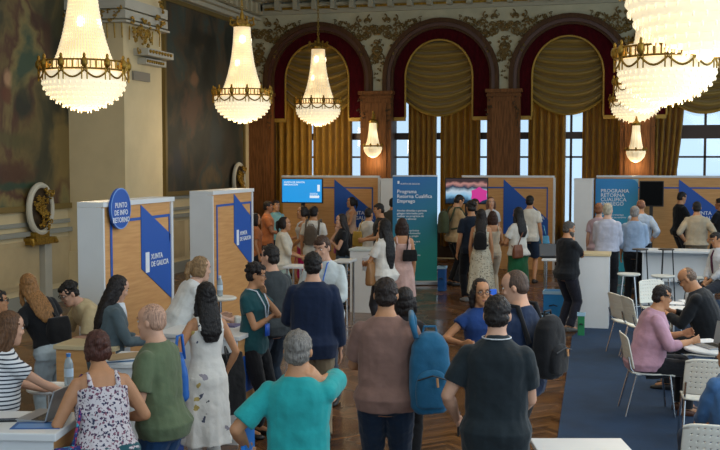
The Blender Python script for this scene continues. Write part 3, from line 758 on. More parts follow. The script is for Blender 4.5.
    if 60 < facing < 300 and 'noface' not in extras:
        WH = mat('eye_white', '#cfcac4', .3); IR = mat('iris', '#1c120c', .3); LIP = mat('lips_'+SKINS[sk], '#8e4a42' if fem else '#8d5a4c', .5)
        for sd in (1, -1):
            bm = B(); ball(bm, hl(sd*.031, .0765, .014), (.0135, .009, .0075), 10, 0, RH); ball(bm, hl(sd*.031, .0825, .014), (.0062, .0045, .0064), 8, 1, RH)
            out('eye', bm, [WH, IR], remesh=False)
            bm = B(); tube(bm, [hl(sd*.014, .087, .034), hl(sd*.032, .087, .040), hl(sd*.050, .076, .033)], [.0035, .0042, .002], 6); out('eyebrow', bm, HM if hk not in ('bald', 'thin') else hairm('#3a2c24'), remesh=False)
        bm = B(); ball(bm, hl(0, .089, -.058), (.024, .008, .0045), 10, 0, RH); ball(bm, hl(0, .088, -.066), (.019, .009, .0055), 10, 0, RH); out('lips', bm, LIP, remesh=False)
    if 'glasses' in extras:
        bm = B()
        for sd in (1, -1):
            tube(bm, ering(hl(sd*.034, .098, .012), hr, hu, .026, .019, 14), .0028, 5, closed=True)
            tube(bm, [hl(sd*.060, .096, .016), hl(sd*.078, .05, .016), hl(sd*.080, -.01, .012)], .0026, 5)
        tube(bm, [hl(-.009, .100, .014), hl(.009, .100, .014)], .0026, 5)
        out('glasses', bm, BLACK, remesh=False)
    if 'mask' in extras: pass
    if 'lanyard' in extras:
        bm = B(); a, r, f, u = sp(.52); b_, rb, fb, ub = sp(.20); m1, _, fm, _ = sp(.38)
        for sd in (1, -1): tube(bm, [a+r*sd*.055-f*.05+u*.015, a+r*sd*.07+f*.0+u*.02, a+r*sd*.055+f*.075, m1+r*sd*.035+fm*.155, b_+fb*.15], .0065, 6)
        out('lanyard', bm, cloth('#c9d2dc' if 'bluelan' not in extras else '#3b6fc8'), remesh=False)
        bm = B(); c = b_+fb*.155-ub*.06; poly(bm, [c+rb*x+ub*z for x, z in ((-.04, -.06), (.04, -.06), (.04, .06), (-.04, .06))], fb*.006); out('badge', bm, mat('badge_blue', '#1f62d6', .5), remesh=False)
    if 'tie' in extras:
        bm = B(); a, r, f, u = sp(.50); b_, _, fb, _ = sp(.12)
        tube(bm, [a+f*.09, sp(.4)[0]+f*.145, sp(.25)[0]+f*.145, b_+fb*.14], [.012, .016, .022, .012], 6); out('tie', bm, cloth('#4a2436'), remesh=False)
    if 'shirtfront' in extras:
        bm = B(); a, r, f, u = sp(.515)
        loft(bm, [ering(sp(d)[0]+sp(d)[2]*(.06+g), r, f, w_, .072, 12) for d, w_, g in ((.54, .06, -.02), (.45, .045, .015), (.34, .03, .035), (.2, .02, .03))]); out('shirt_front', bm, cloth('#cfd3d8'), remesh=False)
    H.root = root; H.s = s; H.sp = sp; H.hl = hl; H.loc = loc; H.rz = rz; H.seat = seat*s; H.arms = arms; H.label = label
    def Wd(v): return loc+RZ @ (Vector(v)*s)
    H.W = Wd; H.RZ = RZ
    PEOPLE.append(H); return H
# ---------------------------------------------------------------- chandeliers
def strand_mat():
    m = mat('crystal_strands', '#fff1d0', .25, emit='#ffeecb', es=.36); return m
CRY = strand_mat()
def glow_mat():  # glow of the lamps inside, put into the emission as hot spots
    m = mat('lamp_glow', '#ffe9c0', .5, emit='#ffe6b4', es=1.); nt, N, L = nodes(m); b = N['Principled BSDF']
    v = coords(nt, scale=(1, 1, 1)); n = N.new('ShaderNodeTexVoronoi'); n.inputs['Scale'].default_value = 3.4; n.feature = 'SMOOTH_F1'; L.new(v, n.inputs['Vector'])
    r = ramp(nt, n.outputs['Distance'], [(.0, (1.4, 1.4, 1.4)), (.3, (.75, .75, .75)), (.62, (.2, .2, .2))]); 
    r2 = N.new('ShaderNodeTexNoise'); r2.inputs['Scale'].default_value = 60; L.new(v, r2.inputs['Vector'])
    e = mathn(nt, 'MULTIPLY', r.outputs[0], mathn(nt, 'ADD', .55, r2.outputs[0])); L.new(e, b.inputs['Emission Strength']); return m
GLOW = glow_mat()
BULB = mat('bulb', '#ffffff', .3, emit='#ffe9bd', es=2.4)
def chandelier(loc, R, ztop_ceiling, label, detail=1., power=60, rh=1.42):
    r = empty('chandelier', loc, 0, label, 'chandelier', None); s = R/.6
    bell = [(.17, rh), (.175, rh*.9), (.19, rh*.75), (.215, rh*.6), (.25, rh*.45), (.30, rh*.3), (.36, rh*.16), (.43, .06), (.46, .0)]
    n = int(54*detail); bm = B()
    lathe(bm, [(a*.93*s, b*s) for a, b in bell], 40); obj('glow_core', bm, GLOW, r, smooth=True)  # added glowing shell behind the strands, standing for the lamps
    bm = B()
    for i in range(n):
        a = 2*math.pi*i/n; ca, sa = math.cos(a), math.sin(a)
        nb_ = 34 if detail >= 1 else 20; pts = []
        for j in range(nb_*2+1):
            t = j/(nb_*2)*(len(bell)-1); q = min(int(t), len(bell)-2); f = t-q
            rr = bell[q][0]+(bell[q+1][0]-bell[q][0])*f; zz = bell[q][1]+(bell[q+1][1]-bell[q][1])*f; pts.append(Vector((rr*ca*s, rr*sa*s, zz*s)))
        tube(bm, pts, [(.0100 if j % 2 else .004)*s*(.8+.8*(j/len(pts))) for j in range(len(pts))], 4)
    obj('crystal_strands', bm, CRY, r, smooth=True)
    rr_ = random.Random(int(loc[0]*10))
    for zb, rb, nb2 in ((rh*.80, .19, 3), (rh*.45, .25, 3), (.16, .36, 6)):
        for i in range(nb2):
            a = 2*math.pi*i/nb2+rr_.uniform(0, 1); bm = B(); ball(bm, (rb*.78*s*math.cos(a), rb*.78*s*math.sin(a), zb*s), (.068*s, .068*s, .10*s), 12); obj('bulb', bm, BULB, r)
    # bowl in tiers of drops
    tiers = [(.575, -.06, .13), (.56, -.15, .11), (.52, -.23, .10), (.465, -.30, .09), (.39, -.37, .08), (.30, -.43, .07), (.19, -.48, .06), (.09, -.52, .05)]
    bm = B()
    for (tr_, z, h) in tiers:
        m_ = max(12, int(tr_*150*detail)//2*2)
        lathe(bm, [(tr_*s, (z+.02)*s), (tr_*1.02*s, (z-h*.4)*s), (tr_*.97*s, (z-h)*s)], m_, ridge=.018)
        for i in range(m_//2):
            a = 2*math.pi*(2*i+1)/m_; ball(bm, (tr_*s*math.cos(a), tr_*s*math.sin(a), (z-h-.012)*s), (.010*s, .010*s, .020*s), 5)
    obj('crystal_bowl', bm, mat('crystal_drops', '#fff1d0', .25, emit='#ffefcc', es=.58), r, smooth=True)
    bm = B(); lathe(bm, [(.545*s, .0), (.545*s, -.13*s), (.50*s, -.24*s), (.42*s, -.34*s), (.30*s, -.42*s), (.15*s, -.47*s), (.03*s, -.5*s)], 40); obj('bowl_glow_core', bm, GLOW, r, smooth=True)  # added glowing shell inside the bowl
    # gilded ring
    bm = B(); rr = .60*s
    for z, t in ((.10, .014), (-.02, .014)):
        tube(bm, [(rr*math.cos(i*math.pi/30), rr*math.sin(i*math.pi/30), z*s) for i in range(60)], t*s, 6, closed=True)
    for i in range(48):
        a = i*math.pi/24; d = Vector((math.cos(a), math.sin(a), 0)); tube(bm, [d*rr+Vector((0, 0, -.02*s)), d*rr+Vector((0, 0, .10*s))], .010*s if i % 2 else .016*s, 4)
    obj('ring', bm, GOLD, r)
    bm = B()
    for i in range(12):
        a = i*math.pi/6; d = Vector((math.cos(a), math.sin(a), 0)); t = Vector((-d.y, d.x, 0)); ball(bm, d*rr*1.02+Vector((0, 0, .06*s)), (.05*s, .05*s, .075*s), 8)
        tube(bm, [d*rr*1.03+t*.035*s+Vector((0, 0, .0)), d*rr*1.03+t*.035*s+Vector((0, 0, -.17*s))], .010*s, 5); tube(bm, [d*rr*1.03-t*.035*s, d*rr*1.03-t*.035*s+Vector((0, 0, -.17*s))], .010*s, 5)
        ball(bm, d*rr*1.02+Vector((0, 0, .15*s)), (.022*s, .022*s, .04*s), 6)
        pts = []
        for j in range(9):
            b_ = a+math.pi/6*j/8; pts.append(Vector((math.cos(b_)*rr*1.02, math.sin(b_)*rr*1.02, (-.04-.10*math.sin(math.pi*j/8))*s)))
        tube(bm, pts, .014*s, 5)
    obj('garland', bm, GOLD, r)
    bm = B(); lathe(bm, [(.19*s, (rh-.02)*s), (.20*s, (rh+.04)*s), (.16*s, (rh+.07)*s), (.06*s, (rh+.14)*s), (.03*s, (rh+.3)*s)], 20)
    for i in range(8):
        a = i*math.pi/4; d = Vector((math.cos(a), math.sin(a), 0)); tube(bm, [d*.18*s+Vector((0, 0, rh*s)), d*.27*s+Vector((0, 0, (rh+.05)*s)), d*.25*s+Vector((0, 0, (rh+.14)*s)), d*.16*s+Vector((0, 0, (rh+.12)*s))], .014*s, 5)
        ball(bm, d*.25*s+Vector((0, 0, (rh+.16)*s)), .03*s, 6)
    obj('crown', bm, GOLD, r)
    bm = B(); z0 = (rh+.25)*s; z1 = ztop_ceiling-loc[2]
    nl = max(2, int((z1-z0)/.09))
    for i in range(nl):
        z = z0+(z1-z0)*(i+.5)/nl; h = (z1-z0)/nl*.62
        e = Vector((1, 0, 0)) if i % 2 else Vector((0, 1, 0))
        tube(bm, [Vector((0, 0, z))+e*.025*math.cos(a)+Vector((0, 0, h*math.sin(a))) for a in [j*math.pi/4 for j in range(8)]], .009, 4, closed=True)
    obj('chain', bm, GOLD, r)
    l = bpy.data.lights.new('chandelier_light', 'POINT'); l.energy = power; l.color = (1, .80, .52); l.shadow_soft_size = .35*s
    lo = bpy.data.objects.new('chandelier_light', l); COL.objects.link(lo); lo.location = Vector(loc)+Vector((0, 0, -.75*s))
    return r
def chand(px, pyring, k, R, label, **kw):
    p = P(px, pyring, k); return chandelier((p.x, p.y, p.z), R, 7.35, label, **kw)
chand(84, 70, 72, .59, 'largest crystal chandelier of the left row, in front of the pillar')
chand(242.5, 95, 49, .585, 'middle crystal chandelier of the left row, in front of the dark mural')
chand(318.3, 103.5, 38.2, .60, 'farthest chandelier of the left row, hanging before the first arch', detail=.7)
chand(713, -28, 150, .585, 'huge nearest chandelier cut off by the top right corner', rh=1.3, power=40)
chand(667, 57, 83, .60, 'chandelier right in front of the far one, half hidden under the huge one')
chand(645, 84, 54, .55, 'chandelier hidden behind two nearer ones in the right row', detail=.7)
chand(635, 101, 40, .60, 'farthest chandelier of the right row, above the wall sconce', detail=.7)
def sconce(xp, zring, label):
    s = .22
    r = empty('wall_sconce', (xp, BW-.52, zring), 0, label, 'sconce', 'crystal sconces on the pilasters')
    bm = B(); lathe(bm, [(.09, .62), (.10, .45), (.13, .22), (.17, .05), (.19, 0)], 24, ridge=.05); obj('crystal_bell', bm, GLOW, r)
    bm = B(); lathe(bm, [(.23, 0), (.235, -.08), (.20, -.18), (.12, -.27), (.02, -.31)], 24, ridge=.04); obj('crystal_bowl', bm, GLOW, r)
    bm = B(); tube(bm, [(.24*math.cos(i*math.pi/12), .24*math.sin(i*math.pi/12), .0) for i in range(24)], .02, 5, closed=True)
    for i in range(8):
        a = i*math.pi/4; ball(bm, (.25*math.cos(a), .25*math.sin(a), .02), (.03, .03, .05), 6)
    obj('ring', bm, GOLD, r); bm = B(); lathe(bm, [(.10, .60), (.11, .66), (.04, .72), (.02, .80)], 14); obj('crown', bm, GOLD, r)
    bm = B(); tube(bm, [(0, .30, .55), (0, .15, .85), (0, 0, .90), (0, 0, .75)], .022, 6); ball(bm, (0, .26, .55), (.09, .03, .16), 8); obj('bracket', bm, GOLD, r)
    l = bpy.data.lights.new('sconce_light', 'POINT'); l.energy = 11; l.color = (1, .72, .42); l.shadow_soft_size = .1
    lo = bpy.data.objects.new('sconce_light', l); COL.objects.link(lo); lo.location = (xp, BW-.52, zring-.42)
sconce(PY(373, 145, BW-.5).x, PY(373, 146, BW-.5).z, 'small lit crystal sconce on the walnut pilaster left of the teal banner')
sconce(PY(636, 145, BW-.5).x, PY(636, 150, BW-.5).z, 'small lit crystal sconce below the far right chandelier')

# ---------------------------------------------------------------- medallions on the left wall rail
def medallion(px, py, k, label):
    p = PX(px, py, LW+.16); r = empty('wall_medallion', (p.x, p.y, p.z), 0, label, 'medallion', 'oval medallions on the left wall')
    bm = B(); tube(bm, [(0, .36*math.cos(i*math.pi/16), .42*math.sin(i*math.pi/16)) for i in range(32)], .055, 8, closed=True); obj('rim', bm, mat('medallion_white', '#b9b6a6', .6), r)
    bm = B(); ball(bm, (0, 0, 0), (.05, .33, .39), 24); obj('relief_disc', bm, mat('dull_gold', '#3a2a10', .6, .3, bump=1., bscale=14, var=.5, vscale=9), r)
    bm = B(); rr = random.Random(3)
    for i in range(16): relief(bm, (.07, rr.uniform(-.2, .2), rr.uniform(-.27, .27)), Y1, Z1, X1, .32, rr, 3)
    obj('gilding', bm, GOLD, r)['kind'] = 'stuff'
    bm = B(); box(bm, (-.16, -.30, -.62), (.10, .30, -.50)); box(bm, (-.16, -.22, -.52), (.04, .22, -.40))
    for sd in (-1, 1): tube(bm, [(.05, sd*.36, -.52), (.08, sd*.38, -.60), (.08, sd*.26, -.58)], .04, 6)
    obj('bracket', bm, GOLD, r)
medallion(40.5, 209, 55, 'oval white rimmed medallion with gilding on the wall left of the first booth')
medallion(239, 180, 40, 'small far oval medallion on the wall behind the second booth')

# ---------------------------------------------------------------- booths along the left
def booth_block(name, px0, px1, py0, pxe, label, H=2.2, low_tri=True, word='XUNTA\nDE GALICIA'):
    """a slab whose white end faces the camera and whose wood-look side faces the room"""
    k0 = (py0-160)/(CAMZ-H); a = P(px0, py0, k0); b_ = P(px1, py0, k0); b_.y = a.y
    e = PX(pxe, 200, b_.x); r = empty(name, (b_.x, b_.y, 0), 0, label, 'booth')
    L_ = e.y-b_.y; W_ = b_.x-a.x
    bm = B(); box(bm, (-W_, 0, 0), (-.055, .04, H-.052)); box(bm, (-.06, -.002, 0), (.0, .02, H-.052)); box(bm, (-W_, 0, H-.05), (.02, L_+.04, H)); box(bm, (-W_, L_-.02, 0), (.0, L_+.03, H-.052)); box(bm, (-W_, .04, 0), (-W_+.04, L_, H-.05)); obj('end_panel', bm, WHITE, r)
    bm = B(); box(bm, (-.06, .0, .02), (0, L_, H-.05)); obj('side_panel', bm, TAN, r)
    bm = B(); box(bm, (.001, L_-.05, .02), (.02, L_, H-.06)); obj('edge_strip', bm, WHITE, r)
    bm = B(); box(bm, (.001, 0, .02), (.015, .03, H-.06)); obj('edge_strip', bm, WHITE, r)
    def y(f): return L_*f
    bm = B(); poly(bm, [Vector((.002, y(.52), H-.06)), Vector((.002, y(.52), H-.75)), Vector((.002, y(.98), H-1.16)), Vector((.002, y(.98), H-.43))], (.006, 0, 0)); obj('triangle', bm, BLUE, r)
    bm = B(); box(bm, (.002, y(.10), .3), (.008, y(.125), H-.2)); box(bm, (.002, y(.10), H-.22), (.005, y(.515), H-.19)); box(bm, (.002, y(.6), H-.22), (.005, y(.96), H-.19)); box(bm, (.002, y(.945), H-.5), (.008, y(.96), H-.19)); obj('outline', bm, BLUE, r)
    text(word, .082, LTXT, r, (.012, y(.655), H-.60), (math.pi/2, 0, math.pi/2), sp=1.0)
    bm = B(); box(bm, (.008, y(.575), H-.80), (.012, y(.63), H-.58)); obj('crest', bm, LTXT, r)
    return r, L_, H
b1, L1, H1 = booth_block('exhibition_booth', 77, 105, 202, 171.5, 'nearest left booth with wood side, blue triangle and round blue sign')
bm = B(); lathe(bm, [(.002, -.012), (.21, -.012), (.21, .012), (.002, .012)], 36); bmesh.ops.transform(bm, matrix=Matrix.Rotation(math.pi/2, 4, 'Y'), verts=bm.verts)
yd = PX(118.5, 208, b1.location.x+.03).y; zd = PX(118.5, 208.5, b1.location.x+.03).z
sg = empty('round_sign', (b1.location.x+.045, yd, zd), 0, 'round blue sign with white lettering on the nearest left booth', 'sign'); obj('disc', bm, BLUE, sg)
bm = B(); lathe(bm, [(.198, .012), (.21, .012), (.21, .016), (.198, .016)], 36); bmesh.ops.transform(bm, matrix=Matrix.Rotation(math.pi/2, 4, 'Y'), verts=bm.verts); obj('rim', bm, mat('sign_rim', '#6f98d8', .5), sg)
text('PUNTO\nDE INFO\nRETORNO', .075, LTXT, sg, (.016, 0, .07), (math.pi/2, 0, math.pi/2), align='CENTER', ext=.001)
b2, L2, H2 = booth_block('exhibition_booth', 189.5, 214, 191, 252, 'second left booth with white end and blue triangle below its lettering')

# ---------------------------------------------------------------- partitions at the back
def wall_panel(px0, px1, k, H, label, tri=None, strip=True, name='partition_wall'):
    a = PK(px0, k, 0); b_ = PK(px1, k, 0); y = a.y
    b_ = PY(px1, 200, y); W_ = b_.x-a.x
    r = empty(name, (a.x, y, 0), 0, label, 'partition')
    bm = B(); box(bm, (0, 0, 0), (W_, .10, H)); obj('panel', bm, TAN, r)
    bm = B(); box(bm, (-.02, -.015, H), (W_+.02, .115, H+.05))
    if strip: box(bm, (W_, -.015, 0), (W_+.05, .115, H))
    obj('edge_strip', bm, WHITE, r)
    bm = B(); box(bm, (.1, -.008, H-.26), (W_-.12, -.001, H-.225)); box(bm, (W_-.15, -.008, .4), (W_-.12, -.001, H-.225)); obj('outline', bm, BLUE, r)
    if tri:
        f0, f1, d0, d1, d2 = tri
        bm = B(); poly(bm, [Vector((W_*f0, -.010, H-.04)), Vector((W_*f1, -.010, H-d1)), Vector((W_*f1, -.010, H-d2)), Vector((W_*f0, -.010, H-d0))], (0, -.006, 0)); obj('triangle', bm, BLUE, r)
        text('XUNTA\nDE GALICIA', .12, LTXT, r, (W_*(f0+(f1-f0)*.32), -.018, H-.78), (math.pi/2, 0, 0))
    return r, W_, y
pA, wA, yA = wall_panel(283, 378, 41, 2.2, 'wood-look partition with blue triangle behind the blue screen', tri=(.55, .98, 1.1, .85, 1.25))
pB, wB, yB = wall_panel(462, 553, 41, 2.2, 'wood-look partition with blue triangle right of the pink picture screen', tri=(.46, .95, 1.35, 1.0, 1.5))
pC, wC, yC_ = wall_panel(596, 735, 41, 2.2, 'long wood-look partition carrying the dark screen at the right', tri=(.60, .93, 1.1, .85, 1.3), strip=False)
def slab(px0, px1, k, H, name, label, cat, m, th=.1):
    a = PK(px0, k, 0); b_ = PY(px1, 200, a.y); bm = B(); box(bm, (0, 0, 0), (b_.x-a.x, th, H), bev=.006); r = empty(name, (a.x, a.y, 0), 0, label, cat); obj('panel', bm, m, r)
    bm = B(); box(bm, (-.01, -.01, H), (b_.x-a.x+.01, th+.01, H+.03)); obj('cap', bm, WHITE, r); return r, b_.x-a.x
slab(380.5, 393.5, 43, 2.16, 'end_panel', 'narrow white end panel left of the teal roll-up banner', 'panel', WHITE, .5)
slab(573, 592.5, 44, 2.17, 'end_panel', 'white end panel left of the blue programme poster', 'panel', WHITE, .6)
# roll-up banner
def grad_mat(name, c0, c1, H):
    m = mat(name, c0, .5); nt, N, L = nodes(m); v = coords(nt, scale=(.25, 1, 1/H)); s_ = N.new('ShaderNodeSeparateXYZ'); L.new(v, s_.inputs[0])
    f = mathn(nt, 'ADD', s_.outputs[2], mathn(nt, 'MULTIPLY', s_.outputs[0], -.9)); L.new(ramp(nt, f, [(.15, c1), (.85, c0)]).outputs[0], N['Principled BSDF'].inputs['Base Color']); return m
a = PK(392.5, 47.7, 0); b_ = PK(437, 47.7, 0); ang = math.atan2(b_.y-a.y, b_.x-a.x); W_ = (b_-a).length; H_ = PK(415, 47.7, 0); hb_ = P(415, 176.5, 47.7).z
bn = empty('rollup_banner', a, ang, 'teal roll-up banner with white programme lettering in the centre', 'banner')
bm = B(); box(bm, (0, 0, .10), (W_, .012, hb_)); obj('print', bm, grad_mat('banner_teal', '#1767a8', '#0e7f78', 2.3), bn)
bm = B(); box(bm, (-.03, -.07, 0), (W_+.03, .09, .10), bev=.02); obj('cassette', bm, mat('aluminium', '#9a9c9c', .3, .9), bn)
bm = B(); tube(bm, [(W_/2, .04, .1), (W_/2, .04, hb_)], .012, 6); box(bm, (0, -.008, hb_), (W_, .02, hb_+.03)); obj('pole', bm, mat('aluminium'), bn)
text('Programa\nRetorna Cualifica\nEmprego', .105, LTXT, bn, (.09, -.003, hb_-.26), (math.pi/2, 0, 0), sp=.95)
text('XUNTA DE GALICIA', .045, LTXT, bn, (.16, -.003, hb_-.13), (math.pi/2, 0, 0))
text('Axudas dirixidas a persoas\ngalegas retornadas para\nrealizar un programa de\nprácticas laborais', .058, LTXT, bn, (.09, -.003, hb_-.68), (math.pi/2, 0, 0))
text('Formación e prácticas\nContrato en formación\ncon empresas galegas\n\nAxuda económica para\na viaxe de retorno\ne a instalación\n\nRequisitos\nNacionalidade española\nEntre 18 e 45 anos', .052, LTXT, bn, (.09, -.003, hb_-1.10), (math.pi/2, 0, 0), sp=1.1)
bm = B(); box(bm, (.10, -.006, hb_-.15), (.14, -.001, hb_-.09)); obj('crest', bm, LTXT, bn)
# blue poster
a = PK(594.5, 42, 0); r0 = PY(638, 200, a.y-.02)
W_ = r0.x-a.x; po = empty('programme_poster', (a.x, a.y-.03, 0), 0, 'blue programme poster with white lettering beside the dark screen', 'poster')
bm = B(); box(bm, (0, 0, .0), (W_, .02, 2.18)); obj('sheet', bm, grad_mat('poster_blue', '#1f86c8', '#2aa0b4', 2.2), po)
text('PROGRAMA\nRETORNA\nCUALIFICA\nEMPREGO', .12, LTXT, po, (.12, -.002, 1.95), (math.pi/2, 0, 0), sp=.85)
text('Formación e emprego\npara galegos no exterior', .06, LTXT, po, (.12, -.002, 1.36), (math.pi/2, 0, 0))
bm = B(); poly(bm, [Vector((W_*(.80+.2*math.sin(t*.16)), -.003, 2.18-.16*(1-math.cos(t*.157)))) for t in range(0, 11)]+[Vector((W_, -.003, 2.18))], (0, -.002, 0)); obj('curve_print', bm, mat('poster_pale', '#8db7c6', .5), po)
# screens
def screen(px0, py0, px1, py1, k, label, m, body=None, stand=True, name='flat_screen'):
    a = P(px0, py1, k); y = a.y; c = PY(px1, py0, y); W_, H_ = c.x-a.x, c.z-a.z
    r = empty(name, (a.x+W_/2, y, 0), 0, label, 'screen')
    bm = B(); box(bm, (-W_/2, 0, a.z), (W_/2, .06, c.z), bev=.008); obj('housing', bm, BLACK, r)
    bm = B(); box(bm, (-W_/2+.02, -.004, a.z+.025), (W_/2-.02, .0, c.z-.02)); obj('display', bm, m, r)
    if stand:
        bm = B(); box(bm, (-.04, .06, .05), (.04, .12, a.z+.2)); box(bm, (-.35, -.2, 0), (.35, .35, .05)); obj('stand', bm, BLACK, r)
    return r, W_, a.z, c.z
def lit(name, col, es): return mat(name, '#000000', .4, emit=col, es=es)
r, W_, z0, z1 = screen(281.5, 178.5, 322.5, 203, 44, 'lit blue presentation screen in front of the mustard curtains', lit('screen_blue', '#1e9be6', .95))
LW_ = lit('screen_white', '#e8f6ff', .9)
text('XUNTA DE GALICIA\nEMIGRACIÓN', .055, LW_, r, (-W_/2+.06, -.008, z1-.06), (math.pi/2, 0, 0))
text('GALICIA\nRETORNA', .05, LW_, r, (W_/2-.30, -.008, z0+.24), (math.pi/2, 0, 0))
bm = B(); box(bm, (W_/2-.30, -.008, z0+.12), (W_/2-.08, -.005, z0+.17)); box(bm, (W_/2-.12, -.008, z0+.27), (W_/2-.06, -.005, z0+.42)); obj('logo', bm, LW_, r)
mm = mat('screen_picture', '#000000', .4, emit='#ffffff', es=.8); nt, N, L = nodes(mm); v = coords(nt); s_ = N.new('ShaderNodeSeparateXYZ'); L.new(v, s_.inputs[0])
nz = N.new('ShaderNodeTexNoise'); nz.inputs['Scale'].default_value = 5; L.new(v, nz.inputs['Vector'])
zz = mathn(nt, 'ADD', mathn(nt, 'MULTIPLY', mathn(nt, 'SUBTRACT', s_.outputs[2], z0), 1.7), mathn(nt, 'MULTIPLY', nz.outputs[0], .35))
L.new(ramp(nt, zz, [(.1, '#0c1a26'), (.3, '#123c5c'), (.45, '#8fc6e8'), (.6, '#c9dcea'), (.75, '#0e3450'), (.9, '#c88f86'), (1, '#3b2a30')]).outputs[0], N['Principled BSDF'].inputs['Emission Color'])
r, W_, z0, z1 = screen(445, 178, 488, 204, 43, 'screen showing a blue and pink picture above the central crowd', mm)
bm = B(); c = Vector((W_*.30, -.006, z0+.22)); poly(bm, [c+Vector((.17*math.cos(i*.52)*(1+.25*(i % 2)), 0, .15*math.sin(i*.52)*(1+.25*(i % 2)))) for i in range(12)], (0, -.003, 0)); obj('pink_patch', bm, lit('screen_pink', '#d83a9a', .8), r)
r, W_, z0, z1 = screen(639, 181, 664, 206.5, 43.5, 'dark switched-off screen beside the blue programme poster', mat('dark_display', '#020508', .6, spec=.1))
# ---------------------------------------------------------------- carpet
cm = mat('navy_carpet', '#17324f', .95, bump=.4, bscale=160, var=.14, vscale=3)
bm = B(); pts = [PZ(555.5, 452), PZ(572, 337), PZ(590, 322), PZ(600, 300), PZ(760, 300), PZ(900, 452)]
poly(bm, [Vector((p.x, p.y, 0.001)) for p in pts], (0, 0, .008)); cp = obj('carpet', bm, cm); tag(cp, 'navy blue carpet laid over the parquet on the right side', 'carpet')
bm = B(); pts = [PZ(172, 420), PZ(238, 372), PZ(246, 380), PZ(192, 440)]
poly(bm, [Vector((p.x, p.y, 0.001)) for p in pts], (0, 0, .008)); cp = obj('floor_mat', bm, mat('royal_blue_mat', '#123f80', .9)); tag(cp, 'royal blue floor mat beside the wood-sided counter at left', 'mat')

# ---------------------------------------------------------------- furniture
def counter(px, k, W_, D_, H_, label, rz=0., front=WHITE, side=WHITE, stripe=False, name='reception_counter', cat='counter', topm=WHITE, lip=.02):
    """px, k = nearest left foot corner"""
    a = PK(px, k, 0); r = empty(name, (a.x, a.y, 0), rz, label, cat)
    bm = B(); box(bm, (-lip, -lip, H_-.04), (W_+lip, D_+lip, H_), bev=.006); obj('counter_top', bm, topm, r)
    bm = B(); box(bm, (0, 0, .0), (W_, .025, H_-.04)); obj('front_panel', bm, front, r)
    for x, in ((0,), (W_-.025,)):
        bm = B(); box(bm, (x, .025, 0), (x+.025, D_, H_-.04)); obj('side_panel', bm, side, r)
    bm = B(); box(bm, (.025, .03, H_*.45), (W_-.025, D_, H_*.45+.02)); obj('shelf', bm, WHITE, r)
    if stripe:
        bm = B(); poly(bm, [Vector((W_+.001, .0, .55)), Vector((W_+.001, .0, .59)), Vector((W_+.001, D_, .86)), Vector((W_+.001, D_, .82))], (.003, 0, 0)); obj('stripe', bm, BLUE, r)
    return r
def round_table(px, k, R, H_, label, topm=WHITE, name='round_table'):
    a = PK(px, k, 0); r = empty(name, (a.x, a.y, 0), 0, label, 'table')
    bm = B(); lathe(bm, [(.01, H_-.03), (R-.01, H_-.03), (R, H_-.02), (R, H_-.008), (R-.01, H_), (.01, H_)], 36); obj('tabletop', bm, topm, r)
    bm = B(); lathe(bm, [(.03, .02), (.03, H_-.03)], 14); obj('pedestal', bm, CHROME, r)
    bm = B(); lathe(bm, [(.01, 0), (R*.6, 0), (R*.6, .012), (.04, .03), (.01, .03)], 28); obj('base', bm, CHROME, r)
    return r
def desk(px, k, W_, D_, H_, label, rz=0., topm=WHITE, lm=CHROME, name='table'):
    a = PK(px, k, 0); r = empty(name, (a.x, a.y, 0), rz, label, 'table')
    bm = B(); box(bm, (0, 0, H_-.035), (W_, D_, H_), bev=.008); obj('tabletop', bm, topm, r)
    for x in (.05, W_-.05):
        for y in (.05, D_-.05): bm = B(); tube(bm, [(x, y, 0), (x, y, H_-.03)], .02, 8); obj('leg', bm, lm, r)
    return r
def chair(px, k, rz, label, loc=None):
    a = PK(px, k, 0) if loc is None else loc; r = empty('plastic_chair', (a.x, a.y, 0), rz, label, 'chair', None)
    # faces +y
    bm = B(); n = 9; rows = []
    for i in range(n):
        t = i/(n-1); y = -.21+.43*t; z = .455-.018*math.sin(t*math.pi)-(.03*max(0, t-.8)*5)
        rows.append([bm.verts.new((-.215+.43*j/8, y, z+.012*(abs(j-4)/4)**2)) for j in range(9)])
    for i in range(n-1):
        for j in range(8): bm.faces.new((rows[i][j], rows[i][j+1], rows[i+1][j+1], rows[i+1][j]))
    o = obj('seat', bm, WHITEP, r, smooth=True); s_ = o.modifiers.new('t', 'SOLIDIFY'); s_.thickness = .016
    bm = B(); rows = []; nx, nz = 41, 29
    for i in range(nz):
        t = i/(nz-1); z = .50+.34*t; row = []
        for j in range(nx):
            u = -1+2*j/(nx-1); row.append(bm.verts.new((u*(.225-.02*t*t), -.20-.07*t+.035*(u*u)-.035, z-(.025*abs(u)**4 if t > .9 else 0))))
        rows.append(row)
    for i in range(nz-1):
        for j in range(nx-1):
            if i % 4 == 1 and j % 4 == 1 and 3 < i < nz-3 and 2 < j < nx-3: continue
            bm.faces.new((rows[i][j], rows[i][j+1], rows[i+1][j+1], rows[i+1][j]))
    o = obj('backrest', bm, WHITEP, r, smooth=True); s_ = o.modifiers.new('t', 'SOLIDIFY'); s_.thickness = .012
    for sx in (-1, 1):
        bm = B(); tube(bm, [(sx*.20, .17, .44), (sx*.225, .22, 0)], .011, 8); obj('leg', bm, CHROME, r)
        bm = B(); tube(bm, [(sx*.20, -.16, .44), (sx*.225, -.27, 0)], .011, 8); obj('leg', bm, CHROME, r)
        bm = B(); tube(bm, [(sx*.20, .16, .435), (sx*.20, -.17, .435), (sx*.205, -.225, .50), (sx*.20, -.25, .62)], .010, 8); obj('frame', bm, CHROME, r)
    return r
